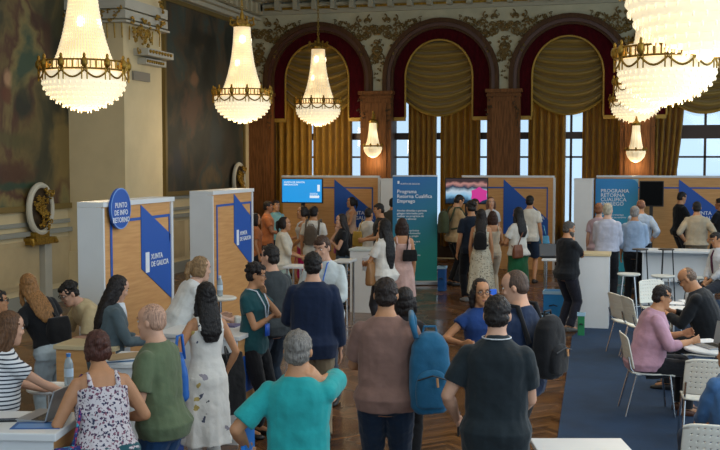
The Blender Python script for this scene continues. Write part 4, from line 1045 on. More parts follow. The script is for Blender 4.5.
def stool(px, k, H_, label, sm=WHITEP, lm=CHROME, loc=None, back=False, rz=0):
    a = PK(px, k, 0) if loc is None else loc; r = empty('bar_stool', (a.x, a.y, 0), rz, label, 'stool')
    bm = B(); lathe(bm, [(.01, H_-.035), (.16, H_-.035), (.185, H_-.015), (.18, H_), (.01, H_-.008)], 28); obj('seat', bm, sm, r, smooth=False)
    for i in range(4):
        a_ = math.pi/4+i*math.pi/2; bm = B(); tube(bm, [(.12*math.cos(a_), .12*math.sin(a_), H_-.03), (.22*math.cos(a_), .22*math.sin(a_), 0)], .011, 8); obj('leg', bm, lm, r)
    bm = B(); tube(bm, [(.19*math.cos(j*math.pi/8), .19*math.sin(j*math.pi/8), .28) for j in range(16)], .009, 6, closed=True); obj('footring', bm, lm, r)
    return r
def laptop(p, rz, label, ang=105, col='#9a9ea2', scr='#8e9499', on=False, W_=.33, D_=.23):
    r = empty('laptop', p, rz, label, 'laptop'); AL = mat('laptop_'+col, col, .35, .5)
    bm = B(); box(bm, (-W_/2, -D_, 0), (W_/2, 0, .015), bev=.003); obj('base', bm, AL, r)
    bm = B()
    for i in range(12):
        for j in range(4): box(bm, (-W_/2+.03+i*.0227, -D_+.11+j*.024, .015), (-W_/2+.049+i*.0227, -D_+.13+j*.024, .018))
    k_ = obj('keyboard', bm, BLACK, r); k_['kind'] = 'stuff'
    a = math.radians(ang); d = Vector((0, -math.cos(a), math.sin(a))); nrm = Vector((0, -math.sin(a), -math.cos(a)))
    def q(u, v, t): return Vector((u, .002, .012))+d*v+nrm*t
    bm = B(); poly(bm, [q(-W_/2, 0, 0), q(W_/2, 0, 0), q(W_/2, D_, 0), q(-W_/2, D_, 0)], -nrm*.008); lid = obj('lid', bm, AL, r)
    bm = B(); poly(bm, [q(-W_/2+.01, .012, .001), q(W_/2-.01, .012, .001), q(W_/2-.01, D_-.01, .001), q(-W_/2+.01, D_-.01, .001)], nrm*.001); s_ = obj('display', bm, mat('laptop_screen_on', '#202830', .3, emit='#8fb4cc', es=.5) if on else mat('laptop_screen'+scr, scr, .3), lid)
    return r
def bottle(p, label, h=.24, capc='#2f78c0'):
    r = empty('water_bottle', p, 0, label, 'bottle')
    bm = B(); lathe(bm, [(.005, 0), (.031, 0), (.033, .02), (.033, h*.66), (.026, h*.78), (.014, h*.88), (.014, h*.93)], 18); obj('bottle_body', bm, mat('clear_pet', '#cfe0e8', .12, trans=.6), r, smooth=True)
    bm = B(); lathe(bm, [(.016, h*.90), (.017, h*1.0), (.002, h*1.0)], 14, cap=True); obj('cap', bm, mat('cap_'+capc, capc, .4), r)
    bm = B(); lathe(bm, [(.0338, h*.3), (.0338, h*.55)], 18); obj('wrap', bm, mat('bottle_wrap', '#bcd3e6', .5), r)
    return r
def flat(p, rz, W_, D_, m, name, label, cat, t=.004, printm=None):
    r = empty(name, p, rz, label, cat); bm = B(); box(bm, (-W_/2, -D_/2, 0), (W_/2, D_/2, t)); obj('sheet' if t < .01 else 'body', bm, m, r)
    if printm: bm = B(); box(bm, (-W_*.42, -D_*.40, t), (W_*.42, D_*.25, t+.001)); obj('print', bm, printm, r)
    return r
def on(root_top_z, px, k): p = PK(px, k, root_top_z); return p

# left foreground counter with laptop
kA = 168
cA = counter(0, 1, .01, .01, .01, 'x'); 
for ch in [c for c in bpy.data.objects if c.parent == cA]: bpy.data.objects.remove(ch)
bpy.data.objects.remove(cA)
aR = P(55.5, 434, kA); ZA = aR.z
RA = YAW-math.radians(4)
cA = empty('reception_counter', (aR.x, aR.y, 0), RA, 'white counter in the near left corner carrying a laptop and a blue flyer', 'counter')
bm = B(); box(bm, (-1.5, 0, ZA-.05), (.0, .55, ZA), bev=.008); obj('counter_top', bm, WHITE, cA)
bm = B(); box(bm, (-1.45, .03, 0), (-.03, .05, ZA-.05)); obj('front_panel', bm, WHITE, cA)
bm = B(); box(bm, (-.05, .05, 0), (-.03, .52, ZA-.05)); obj('side_panel', bm, TAN, cA)
bm = B(); poly(bm, [Vector((-.029, .05, ZA-.28)), Vector((-.029, .05, ZA-.24)), Vector((-.029, .52, ZA-.10)), Vector((-.029, .52, ZA-.14))], (.003, 0, 0)); obj('stripe', bm, BLUE, cA)
p = P(38, 425, 163); p.z = ZA; flat(p, RA+.1, .30, .16, mat('flyer_blue', '#1d5596', .5), 'flyer', 'blue flyer lying on the near left counter below the laptop', 'flyer', printm=mat('flyer_print', '#5d8cc4', .5))
p = P(7, 419, 160); p.z = ZA; flat(p, RA+.2, .13, .065, BLACK, 'mobile_phone', 'black phone lying on the near left counter', 'phone', t=.010, printm=mat('phone_glass', '#20262c', .1))
p = P(56, 410, 158); p.z = ZA; laptop(p, RA+math.radians(-98), 'open grey laptop facing the woman in the striped top', ang=108, W_=.30, D_=.20)
pb = P(70.5, 384, 146); pb.z = ZA; 
r_ = round_table(53, 137, .17, .985, 'small white round high table left of the woman in the flowery tank top'); 
p = PK(69, 138, .985); bottle(p, 'small clear water bottle with blue cap on the near round table')
# table where the man with glasses leans
tB = counter(58, 113, .55, .33, 1.0, 'white counter under the elbows of the man with glasses', rz=.05, front=TAN, topm=mat('beige_top', '#c9b78f', .5))
# counter of the woman in the grey cardigan
tC = counter(104, 124, .52, .5, 1.0, 'white counter between the cardigan woman and the bald man', rz=YAW*.6, front=WHITE, side=BLUE)
for i in range(4):
    p = P(120, 352, 124); p.z = 1.0+i*.012; flat(p+Vector((.01*i, .0, 0)), .4+i*.13, .30, .21, [PAPER, mat('mag_blue', '#39688f', .5), PAPER, mat('mag_tan', '#a38b66', .5)][i], 'magazine', ['lowest white magazine of the stack before the cardigan woman', 'blue magazine second from the bottom of the stack', 'white magazine third from the bottom of the stack', 'tan magazine on top of the stack before the cardigan woman'][i], 'magazine', t=.012)
# counter of the blonde woman
D0 = PK(240, 109, 0)
tD = empty('reception_counter', (D0.x, D0.y, 0), 0, 'white topped counter with wood side in front of the blonde woman', 'counter')
bm = B(); box(bm, (-.85, 0, .97), (0, .70, 1.01), bev=.006); obj('counter_top', bm, WHITE, tD)
bm = B(); box(bm, (-.82, .02, 0), (-.03, .04, .97)); obj('front_panel', bm, WHITE, tD)
bm = B(); box(bm, (-.05, .04, 0), (-.03, .67, .97)); obj('side_panel', bm, TAN, tD)
bm = B(); box(bm, (-.029, .1, .45), (-.026, .62, .80)); obj('print', bm, BLUE, tD)
for i, (px, py, k, lab, m) in enumerate(((228, 326, 103, 'purple printed leaflets on the wood-sided counter', mat('leaflet_purple', '#6b6286', .6)), (212, 322, 101, 'pale leaflet pile on the wood-sided counter', PAPER), (200, 321, 101, 'white sheet on the counter before the blonde woman', PAPER))):
    p = P(px, py, k); p.z = 1.01; flat(p, .2*i, .2, .15, m, 'leaflet', lab, 'leaflet', t=.02)
r_ = round_table(220, 86, .20, 1.04, 'small white round table with a water bottle before the second booth', topm=WHITEP)
p = PK(220, 86, 1.04); bottle(p, 'clear water bottle on the small round table before the second booth', capc='#d8dde0')
chair(238, 82, 2.2, 'white plastic chair before the second booth, behind the small round table')
# counters in the middle
counter(350, 58, .58, .45, 1.1, 'tall white counter behind the man in the navy jacket', topm=mat('pale_top', '#bfc9c8', .5))
desk(331, 62, .30, .5, 1.0, 'small white high table left of the tall white counter', topm=WHITE)
desk(283, 66, .32, .4, 1.02, 'small white high table before the woman in the white blouse')
# right side
counter(578, 64, .46, .5, 1.17, 'white counter with beige top right of the bearded man', topm=mat('beige_top', '#c9b78f', .5))
lc = counter(641.5, 56, 1.22, .5, 1.02, 'long low white counter behind the bar stools', lip=.03)
[setattr(o, 'location', (0, .22, 0)) for o in bpy.data.objects if o.parent == lc and o.name.startswith('front_panel')]
stool(628, 62, .80, 'white bar stool standing left of the long white counter')
stool(662, 63, .80, 'white bar stool before the middle of the long white counter')
stool(692, 64, .80, 'white bar stool before the right end of the long white counter')
def bar_table(px, k, label):
    a = PK(px, k, 0); r = empty('bar_table', (a.x, a.y, 0), 0, label, 'table')
    bm = B(); lathe(bm, [(.01, 1.13), (.13, 1.13), (.13, 1.15), (.01, 1.15)], 20); obj('tabletop', bm, mat('dark_top', '#3a3430', .5), r)
    for i in range(3):
        a_ = i*2.1; bm = B(); tube(bm, [(.10*math.cos(a_), .10*math.sin(a_), 1.13), (.17*math.cos(a_), .17*math.sin(a_), 0)], .010, 6); obj('leg', bm, BLACK, r)
bar_table(639, 60, 'thin dark high stand left of the long white counter'); bar_table(665, 60, 'thin dark high stand before the middle of the long counter')
chair(632, 74, -1.1, 'white plastic chair nearest the tall counter with beige top')
chair(645, 76, -1.2, 'white plastic chair just behind the man in the pink shirt')
chair(660, 68, -2.6, 'white plastic chair under the nearer dark high stand')
desk(668, 80, .62, .55, .74, 'white table between the man in pink and the man in black suit', topm=WHITE)
for i, (px, py, k) in enumerate(((676, 300, 76), (689, 298, 75))):
    p = P(px, py, k); p.z = .74; flat(p, .3*i, .21, .28, PAPER, 'paper_sheet', ['paper sheet on the table beside the man in pink', 'paper sheet under the hands of the man in black suit'][i], 'paper', t=.003)
round_table(717, 99, .34, .74, 'white round table with an open laptop at the right edge')
p = PK(722, 99, .74); laptop(p, math.radians(-62), 'open grey laptop on the round table at the right edge', ang=100, on=False, scr='#8a9496')
p = PK(703, 96, .74); flat(p, .5, .3, .21, PAPER, 'paper_sheet', 'paper sheet on the round table near the laptop', 'paper', t=.003)
chair(705, 108, YAW-.22, 'white perforated chair tucked at the round table, seen from behind')
chair(712, 142, YAW-.3, 'nearest white perforated chair, cut off by the bottom right corner')
desk(541, 158, .62, .5, .745, 'white table cut off by the bottom edge, right of the polo man', rz=YAW, topm=WHITE)
p = P(609, 446, 158); p.z = .745; flat(p, .6, .15, .09, mat('flyer_mixed', '#a08f7c', .6, var=.5, vscale=40), 'flyer', 'crumpled brown flyer on the table at the bottom edge', 'flyer', t=.008)
round_table(661, 160, .13, .74, 'beige round tabletop at the bottom edge between table and chair', topm=mat('beige_top', '#c9b78f', .5))
desk(541, 58, .5, .45, .92, 'white table with a laptop behind the bearded man', rz=0)
p = PK(549, 57, .92); laptop(p, .3, 'black laptop on the white table behind the bearded man', col='#1a1c1f', scr='#0d1013')
def crate(px, k, W_, D_, H_, m, label, name='storage_box'):
    a = PK(px, k, 0); r = empty(name, (a.x, a.y, 0), 0, label, 'box'); bm = B(); box(bm, (0, 0, 0), (W_, D_, H_), bev=.01); obj('body', bm, m, r)
    bm = B(); box(bm, (-.01, -.01, H_-.05), (W_+.01, D_+.01, H_)); obj('lid', bm, mat('box_lid', '#9ec4dd', .5), r); bm = B(); tube(bm, [(W_*.3, -.02, H_*.5), (W_*.5, -.05, H_*.55), (W_*.7, -.02, H_*.5)], .01, 6); obj('handle', bm, BLACK, r); return r
crate(543, 61, .33, .3, .48, mat('box_blue', '#1d7fc2', .4), 'bright blue storage box left of the bearded man')
crate(534, 66, .22, .25, .28, mat('box_pale', '#86b4d3', .4), 'pale blue storage box on the floor left of the bearded man')
crate(437.5, 50, .15, .2, .5, mat('box_deep', '#15589e', .4), 'deep blue box beside the teal banner')
crate(577.5, 67, .10, .05, .35, mat('green_card', '#1f7a4c', .5), 'small green box leaning by the counter foot')

# ---------------------------------------------------------------- people: left side
S_ = 'stand'
jeans = '#5f7f92'
h1 = human('woman in white and navy striped top sitting behind the near left counter', 10, 312, 148, hd=75, sex='f', lean=6, hp=12, top=('tee', pattern_stripes('breton', '#d9dcdf', '#27303f', 36, .64), dict(sl=.55)), bot=('trousers', '#26324a'), hair=('long', '#5b3d25', .30), rh=(.16, .50, 1.06), lh=(-.2, .42, 1.06), sk='a')
h2 = human('person with dark hair and glasses partly cut off at the far left edge', -2, 290, 112, hd=95, lean=10, top=('tee', '#2a2c30'), hair=('short', '#15110f'), extras=('glasses',), sk='b')
h3 = human('woman with honey blonde hair, black top and pale jeans seen from behind', 28, 274, 108, hd=-28, sex='f', lean=24, side=-14, fat=1.12, hy=10, hp=8, top=('tee', '#17181b', dict(hem=.06, sl=.5, fit=1)), bot=('slim', '#b2bec3'), hair=('long', '#8c6236', .26), lh=(-.30, .25, 1.12), rh=(.1, .35, 1.05))
h4 = human('man with glasses in beige shirt looking down, leaning on the counter', 69, 283.5, 105, hd=-112, lean=40, hp=30, side=0, top=('shirt', '#b7a57f', dict(sl=.9)), bot=('trousers', '#3b3a38'), hair=('curly', '#17120f'), rh=(.14, .55, .98), lh=(-.10, .52, .98), extras=('glasses',))
h5 = human('woman with long dark hair and grey cardigan reading at the counter', 118, 277, 113, hd=75, sex='f', lean=8, hp=24, fat=1.08, top=('cardigan', '#4c5a60', dict(sl=1.8, hem=-.16, e=.022)), bot=('trousers', '#2b2f36'), hair=('long', '#1a1313', .30), rh=(.10, .36, 1.08), lh=(-.12, .36, 1.08), extras=('shirtfront',))
h6 = human('bald man in olive green t-shirt seen from the side, looking left', 151, 304, 152, hd=-62, lean=6, hp=8, fat=1.1, top=('tee', '#5d6b50', dict(sl=.72)), bot=('trousers', '#1c3f66'), hair=('buzz', '#b58f79'), rh=(.02, .25, 1.06), lh=(-.06, .24, 1.08))
h7 = human('woman in flowery tank top and teal denim skirt seen from behind', 97, 330.5, 160, hd=-14, sex='f', fat=1.22, lean=18, hp=8, top=('tank', pattern_floral('tank_floral', '#c9c2c6', ('#4b3350', '#7a4a5e', '#2f3350'), 48, .42), dict(hem=-.02)), bot=('skirt', '#27565f', .02, .50, .22), hair=('bun', '#4a2a22'), lh=(-.25, .33, 1.03), rh=(.22, .30, 1.05), sk='b', arm=1.1)
h8 = human('woman in white sleeveless midi dress with sparse dark flowers, long black hair', 205, 282, 124, hd=-22, sex='f', fat=.98, hy=-6, top=('dress', pattern_floral('dress_floral', '#d8d6d0', ('#4c5166', '#8f8a94', '#3a3f4a', '#b9a35e'), 9, .12), dict(hemz=.34, flare=.21, wide=1)), bot=('slim', '#d8d6d0', .0), hair=('long', '#120e0e', .22), lh=(-.26, .22, 1.07), rh=(.24, .12, .92), sk='b')
h9 = human('blonde woman in white shirt with tied hair behind the wood-sided counter', 201, 257, 100, hd=72, sex='f', lean=30, hp=10, top=('shirt', '#d0d2d0', dict(sl=1.5)), bot=('trousers', '#20242c'), hair=('pony', '#8a6e4c'), rh=(.12, .55, 1.02), lh=(-.10, .52, 1.04), sk='d')
h10 = human('woman with short dark hair, teal top and lanyard, hand on her chin', 256, 263, 106, hd=122, sex='f', hy=-28, hp=10, top=('tee', '#1d4a50', dict(sl=.45)), bot=('slim', '#15161a'), hair=('curly', '#1c1412'), rh='cross', lh='chin', extras=('glasses', 'lanyard'), sk='b', shoes='#141414')
h11 = human('young man in charcoal t-shirt behind the woman with the lanyard', 270, 245, 98, hd=-32, lean=2, hy=-25, top=('tee', '#3a4043'), bot=('trousers', '#25313f'), hair=('short', '#1b1512'), rh='low', lh='low')
h12 = human('man in dark navy jacket and khaki trousers seen from behind', 313, 252, 109, hd=2, top=('jacket', '#15233d', dict(sl=1.85, hem=-.14, e=.030, se=.026)), bot=('trousers', '#8e7f66'), hair=('short', '#15100e'), fat=1.06, rh='down', lh='front')
h13 = human('man in white shirt with brown hair facing the navy jacket man', 322, 236.5, 94, hd=196, lean=4, hy=14, hp=18, top=('shirt', '#bcc5c6', dict(sl=1.4)), bot=('trousers', '#3b4450'), hair=('short', '#3e281b'), rh='front', lh='front', extras=('lanyard', 'bluelan'), sk='a')
h14 = human('grey haired man in turquoise t-shirt, hand raised to his neck', 298, 330, 180, hd=10, hp=-2, fat=1.02, top=('tee', '#259c9c', dict(sl=.80, hem=-.13)), bot=('trousers', '#2d3b4c'), hair=('short', '#77726c'), rh='nape', lh=(-.33, .10, 1.02, Vector((-.8, -1, -.4))), sk='b')
h15 = human('man in brown t-shirt and dark jeans with a blue backpack on one shoulder', 386, 277.5, 142, hd=3, hy=-3, fat=1.08, top=('tee', '#82645a', dict(sl=.78, hem=-.10)), bot=('trousers', '#15263a'), hair=('short', '#241a16'), lh='front', rh='front', sk='b')
h16 = human('dark haired woman in black hidden behind the man in brown', 405, 287, 121, hd=12, sex='f', top=('tee', '#1c1c20'), bot=('slim', '#141519'), hair=('bob', '#17110f'), sk='b')
h39 = human('man in black polo shirt with white collar line seen from behind', 497.5, 296, 161, hd=6, hy=0, hp=8, fat=1.08, top=('polo', '#1d262b', dict(sl=.68, hem=-.16, collar=1, band='#c8ccd0')), bot=('trousers', '#1c2a3a'), hair=('short', '#1a1412'), rh='low', lh=(-.26, .13, .94), sk='a')
h37 = human('woman with glasses in royal blue top turning to the crop-haired man', 481, 279, 117, hd=150, sex='f', hy=10, hp=4, top=('tee', '#1c3b74', dict(sl=.35)), bot=('slim', '#1f2733'), hair=('bob', '#17100f'), rh=(.30, .22, 1.18, Vector((1, -.2, -.8))), lh='ear', extras=('glasses',), sk='b')
h38 = human('man with cropped hair in navy t-shirt and black shorts, black backpack', 515, 271, 133, hd=-58, hy=-22, hp=16, fat=1.06, top=('tee', '#1b2b47', dict(sl=.7)), bot=('shorts', '#15171b'), hair=('buzz', '#4a3a30'), rh='front', lh=(-.08, .30, 1.1), sk='a')
# centre and back
h17 = human('woman with very long black hair in white t-shirt at the tall counter', 384, 219, 68, hd=-50, sex='f', fat=1.08, top=('tee', '#cfcdc6', dict(sl=.7)), bot=('slim', '#26262a'), hair=('long', '#0f0c0d', .44), rh='front', lh='front', sk='b')
h18 = human('woman in pale pink dress with brown hair and small black bag', 402, 218, 64, hd=-8, sex='f', top=('dress', '#c3a29a', dict(hemz=.48, flare=.21)), bot=('slim', '#c3a29a', 0), hair=('bob', '#2b1b16'), sk='b')
h19 = human('man in black t-shirt with short dark hair left of the banner', 379, 203.5, 53, hd=-100, hp=12, top=('tee', '#15171a'), hair=('short', '#14100e'), rh='front', lh='front', sk='b')
h20 = human('person in white t-shirt with a yellow tote behind the tall counter', 369, 208, 51, hd=35, top=('tee', '#c9c6bd'), hair=('short', '#1d1512'), sk='b')
h21 = human('man in grey t-shirt with dark hair right beside the teal banner', 393, 198, 45, hd=15, top=('tee', '#40423f'), hair=('short', '#1a1411'), sk='b')
h22 = human('woman in beige sleeveless top with black ponytail facing left', 351, 197, 43, hd=-100, sex='f', top=('tank', '#b89b86'), bot=('trousers', '#2a2d33'), hair=('pony', '#15100f'), rh='front', lh='front', sk='b')
h23 = human('person in dark shirt at the left end of the blue triangle', 339, 200, 41, hd=150, top=('tee', '#22242a'), hair=('short', '#15100f'), sk='b')
h24 = human('woman in black top and blue jeans holding a hand to her face', 341, 214, 57, hd=-100, sex='f', hp=8, top=('tee', '#15161a', dict(hem=.02, sl=.4, fit=1)), bot=('trousers', '#3f5468'), hair=('long', '#1c1413', .28), rh='chin', lh='cross', sk='a')
h25 = human('man in orange t-shirt with dark hair left of the blue screen', 268, 201, 48, hd=92, top=('tee', '#b0683c'), hair=('short', '#1c1411'), rh='front', sk='c')
h26 = human('smiling man in pale teal t-shirt under the blue screen', 276, 200.5, 45, hd=150, top=('tee', '#6f9ea3'), hair=('short', '#2b1e18'), sk='b')
h27 = human('woman in cream blouse with tied dark hair beside the orange shirt man', 285, 217, 60, hd=88, sex='f', hy=15, lean=6, fat=1.1, top=('blouse', '#c7c1b2', dict(sl=1.1, e=.028)), bot=('trousers', '#9db0a8'), hair=('pony', '#1a1211'), rh='front', lh='front', sk='b')
h28 = human('woman in white top, black vest and magenta skirt smiling to the left', 302, 206, 52, hd=-90, sex='f', hy=-8, top=('tank', '#c9c7c2', dict(hem=-.02)), bot=('skirt', '#a81958', .05, .35, .22), hair=('pony', '#17100f'), sk='b', rh='front', lh='low')
h29 = human('person in white shirt with patterned backpack right of the magenta skirt', 314, 206, 54, hd=15, top=('tee', '#cfccc4'), bot=('trousers', '#2a3038'), hair=('short', '#120d0d'), sk='b')
h29b = human('woman with bright orange top at the far left of the crowd', 256, 213, 52, hd=80, sex='f', top=('tee', '#a8663e'), hair=('bob', '#1a1210'), sk='b')
h30 = human('man in beige t-shirt and olive backpack looking down, right of the banner', 459, 195.5, 48, hd=62, hp=28, lean=4, top=('tee', '#a68c66'), bot=('trousers', '#181a1f'), hair=('short', '#15100e'), rh='front', lh='front', sk='b')
h31 = human('tall person in dark navy shirt and trousers next to the olive backpack', 471, 201, 54, hd=-20, hp=10, top=('tee', '#16202f', dict(sl=.7)), bot=('trousers', '#11151d'), hair=('curly', '#1a1412'), shoes='#8d9398', sk='b')
h32 = human('woman in cream flowery long dress with small black backpack', 481.5, 209, 56, hd=5, sex='f', top=('dress', pattern_floral('cream_floral', '#c4bda8', ('#4a4a48', '#7a6a50'), 34, .26), dict(hemz=.22, flare=.25)), bot=('slim', '#c4bda8', 0), hair=('long', '#1a1211', .22), sk='b')
h33 = human('woman with auburn hair and bare arms right of the flowery dress', 492.5, 211, 53, hd=-15, sex='f', top=('tank', '#bcae98'), bot=('slim', '#bcae98'), hair=('bob', '#3a2118'), rh='front', sk='b')
h34 = human('woman with light brown hair facing the camera below the pink picture', 491, 197, 45, hd=165, sex='f', top=('tee', '#c6cace'), hair=('bob', '#6a4a38'), rh='chin', sk='a')
h34b = human('person in dark clothes in front of the pink picture screen', 475, 199, 44, hd=170, top=('tee', '#1a1c22'), hair=('curly', '#2a1c18'), sk='b')
h35 = human('woman in white t-shirt and green skirt with long black hair and brown bag', 518, 207, 56, hd=-42, sex='f', fat=1.06, top=('tee', '#cdcbc3', dict(sl=.65, hem=-.04)), bot=('skirt', '#1f5a38', .05, .35, .24), hair=('long', '#100c0c', .24), rh='front', lh='front', sk='b')
h36 = human('man in white t-shirt and navy shorts facing the blue triangle', 530, 195.5, 47, hd=12, top=('tee', '#c9c7be'), bot=('shorts', '#1a2b42'), hair=('short', '#15100e'), sk='b')
h40 = human('bearded man in black t-shirt standing with a hand on his chin', 569, 221.5, 65.5, hd=48, hy=18, hp=10, fat=1.12, top=('tee', '#14181d', dict(sl=.85)), bot=('trousers', '#1a1b26'), hair=('short', '#4b4845'), rh='chin', lh='cross', extras=('beard',), sk='b', shoes='#55524e')
# right side
h41 = human('white haired man in pale shirt and dark trousers seen from behind', 608, 203.5, 56, hd=8, hy=12, fat=1.08, top=('shirt', '#b9bccb', dict(sl=1.75, hem=0, e=.022)), bot=('trousers', '#14151a'), hair=('short', '#b3a994'), rh='low', lh='low', sk='d')
h42 = human('person with brown hair and pinkish shirt left of the white haired man', 599, 203, 53, hd=10, sex='f', top=('tee', '#b09aa2'), bot=('trousers', '#15171c'), hair=('short', '#86583c'), sk='a')
h43 = human('man with thin reddish hair in light blue shirt, hands on hips', 641, 199.5, 51, hd=5, fat=1.08, top=('shirt', '#9fb0c6', dict(sl=1.5, hem=0, e=.022)), bot=('trousers', '#15171d'), hair=('thin', '#7a5340'), rh='hip', lh='low', sk='b')
h44 = human('grey haired man in blue shirt just left of the hands-on-hips man', 635, 206, 55, hd=10, fat=1.04, top=('shirt', '#93a9c4', dict(sl=1.5, hem=0)), bot=('trousers', '#16181e'), hair=('short', '#8a8580'), sk='b', rh='low')
h45 = human('man in black polo shirt with dark hair below the blue triangle', 682, 192, 44, hd=62, hp=14, fat=1.05, top=('polo', '#0f1114', dict(sl=.7)), hair=('short', '#17110f'), rh='front', lh='front', sk='b')
h46 = human('man in sand coloured shirt with both hands on his hips', 697, 201.5, 51, hd=-4, fat=1.1, top=('shirt', '#a89c86', dict(sl=1.2, hem=-.02, e=.024)), bot=('trousers', '#6b6150'), hair=('short', '#17110f'), rh='hip', lh='hip', sk='b')
h47 = human('man in black shirt at the right edge, partly cut off', 720, 198, 46, hd=-60, hy=-10, top=('polo', '#121317'), hair=('short', '#1a1311'), sk='c', rh='front', lh='front')
h48 = human('seated man in white shirt and dark tie looking down at the right edge', 716, 240, 66, hd=-125, pose='stool', hp=22, lean=6, top=('shirt', '#c5c8cc', dict(sl=1.8)), hair=('short', '#1c1512'), extras=('tie',), rh='low', lh='low', sk='b', scale_to=.93)
h49 = human('bald man in black suit and glasses bending over the papers', 688, 269.5, 88, hd=-78, pose='sit', lean=24, hp=34, fat=1.12, top=('jacket', '#14171b', dict(sl=1.8, hem=-.12, e=.026)), bot=('trousers', '#15171b'), hair=('thin', '#6e5b4c'), rh=(.12, .45, .80), lh=(-.10, .45, .80), extras=('glasses', 'shirtfront'), sk='b')
h50 = human('man in pink shirt and dark trousers seated on a white chair', 662, 285.5, 97, hd=78, pose='sit', lean=16, hp=12, fat=1.22, top=('shirt', '#b58c9c', dict(sl=1.5, hem=-.08, e=.020)), bot=('trousers', '#1a1c21'), hair=('short', '#1d1614'), rh=(.16, .42, .77), lh=(-.14, .40, .80), extras=('glasses',), sk='b', shoes='#4f2c1c')
h51 = human('seated person in blue denim shirt cut off by the right edge', 729, 340, 132, hd=-40, pose='sit', lean=14, fat=1.18, top=('shirt', '#3a5f8c', dict(sl=1.5, hem=-.11, e=.024)), bot=('trousers', '#22344c'), hair=('short', '#2a1e19'), rh='front', lh='front', sk='b')
for H, lab in ((h50, 'white plastic chair carrying the man in the pink shirt'), (h51, 'white plastic chair carrying the person in denim'), (h49, 'white plastic chair carrying the man in the black suit')):
    chair(0, 1, H.rz, lab, loc=H.W((0, .05, 0)))
stool(0, 1, .78*.93, 'bar stool carrying the seated man with the tie', loc=h48.W((0, 0, 0)))

# ---------------------------------------------------------------- bags and things held
def backpack(H, off, rz, W_, D_, H_, col, label, strap=None, z0=None, detail=True, two=False):
    s = H.s; loc = H.W(off); r = empty('backpack', loc, H.rz+rz, label, 'backpack'); m = cloth(col)
    def shell(w_, d_, h_, yo, z0, e=3.0):
        bm = B(); rings = []
        for t, q in ((0, .72), (.06, .92), (.3, 1), (.6, .98), (.82, .86), (.94, .62), (1, .3)):
            rings.append(ering(Vector((0, yo, z0+h_*t)), X1, Y1, w_/2*q, d_/2*(q if t > .5 else max(q, .9)), 20, e))
        loft(bm, rings); return bm
    o = obj('pack_body', shell(W_, D_, H_, 0, 0), m, r, smooth=True); finish(o, .010, 2, .012, .09)
    if detail:
        o = obj('front_pocket', shell(W_*.78, D_*.5, H_*.48, -D_*.42, H_*.08), m, r, smooth=True); finish(o, .010, 2, .008, .09)
        bm = B(); tube(bm, [(-W_*.36, -D_*.68, H_*.44), (0, -D_*.73, H_*.50), (W_*.36, -D_*.68, H_*.44)], .005, 6); obj('zip', bm, BLACK, r)
        bm = B(); tube(bm, [(W_*.1, -D_*.74, H_*.47), (W_*.12, -D_*.76, H_*.36)], .008, 6); obj('zip_pull', bm, mat('zip_tan', '#b9895c', .6), r)
    bm = B(); tube(bm, [(-.05, D_*.1, H_*.97), (-.04, D_*.1, H_*1.06), (.04, D_*.1, H_*1.06), (.05, D_*.1, H_*.97)], .009, 6); obj('grab_handle', bm, m, r)
    Ri = Matrix.Rotation(-(H.rz+rz), 3, 'Z')
    for pts in (strap or []):
        bm = B(); tube(bm, [Ri @ (H.W(p)-loc) for p in pts], .020, 8); o = obj('strap', bm, m, r, smooth=True)
    return r
def straps(H, xs=(-.12, .12), yb=-.16, zb=1.22, zl=1.10):
    return [[(x, yb, zb), (x*1.0, -.06, 1.475), (x, .04, 1.478), (x, .13, 1.36), (x*1.25, .135, 1.2), (x*1.5, .02, zl), (x*1.2, yb, zl-.02)] for x in xs]
backpack(h15, (.30, -.10, .84), .15, .29, .20, .56, '#245e80', 'blue backpack hanging from the right shoulder of the man in brown', strap=[[(.20, -.04, 1.32), (.19, -.04, 1.46), (.17, .02, 1.49), (.17, .12, 1.40)], [(.21, -.14, 1.34), (.18, -.13, 1.44), (.17, -.02, 1.49)]])
backpack(h38, (0, -.25, .98), 0, .30, .18, .46, '#14161a', 'black backpack worn by the man with cropped hair', strap=straps(h38))
backpack(h30, (0, -.24, 1.0), 0, .28, .20, .46, '#3f4630', 'olive green backpack worn by the man in beige', strap=straps(h30), detail=False)
backpack(h32, (0, -.19, 1.02), 0, .24, .13, .32, '#131315', 'small black backpack over the cream flowery dress', strap=straps(h32, (-.08, .08), -.13), detail=False)
backpack(h29, (0, -.22, 1.04), 0, .25, .15, .36, '#5a4f44', 'patterned brown backpack on the white shirt', strap=straps(h29), detail=False)
def bag(H, off, rz, W_, D_, H_, m, label, strap=None, name='shoulder_bag', cat='bag', taper=.85):
    loc = H.W(off); r = empty(name, loc, H.rz+rz, label, cat); bm = B()
    loft(bm, [ering(Vector((0, 0, H_*t)), X1, Y1, W_/2*q, D_/2*q2, 18, 4) for t, q, q2 in ((0, .92, .8), (.08, 1, 1), (.6, .97, .9), (1, taper, .35))])
    o = obj('bag_body', bm, m, r, smooth=True); finish(o, .009, 2, .010, .08)
    bm = B(); Ri = Matrix.Rotation(-(H.rz+rz), 3, 'Z')
    for pts in (strap or [[(off[0]-W_*.25, off[1], off[2]+H_*.9), (off[0]-W_*.12, off[1], off[2]+H_*1.5), (off[0]+W_*.12, off[1], off[2]+H_*1.5), (off[0]+W_*.25, off[1], off[2]+H_*.9)]]):
        bm2 = B(); tube(bm2, [Ri @ (H.W(p)-loc) for p in pts], .011, 6); obj('handle', bm2, m, r, smooth=True)
    bm.free(); return r
bag(h35, (-.16, -.17, .86), .2, .26, .10, .24, mat('brown_leather', '#6b3a1e', .5), 'brown leather shoulder bag of the woman in the green skirt', strap=[[(-.16, -.17, 1.08), (-.02, -.14, 1.3), (.13, -.04, 1.47), (.14, .08, 1.42), (-.05, .16, 1.15), (-.18, -.05, 1.05)]])
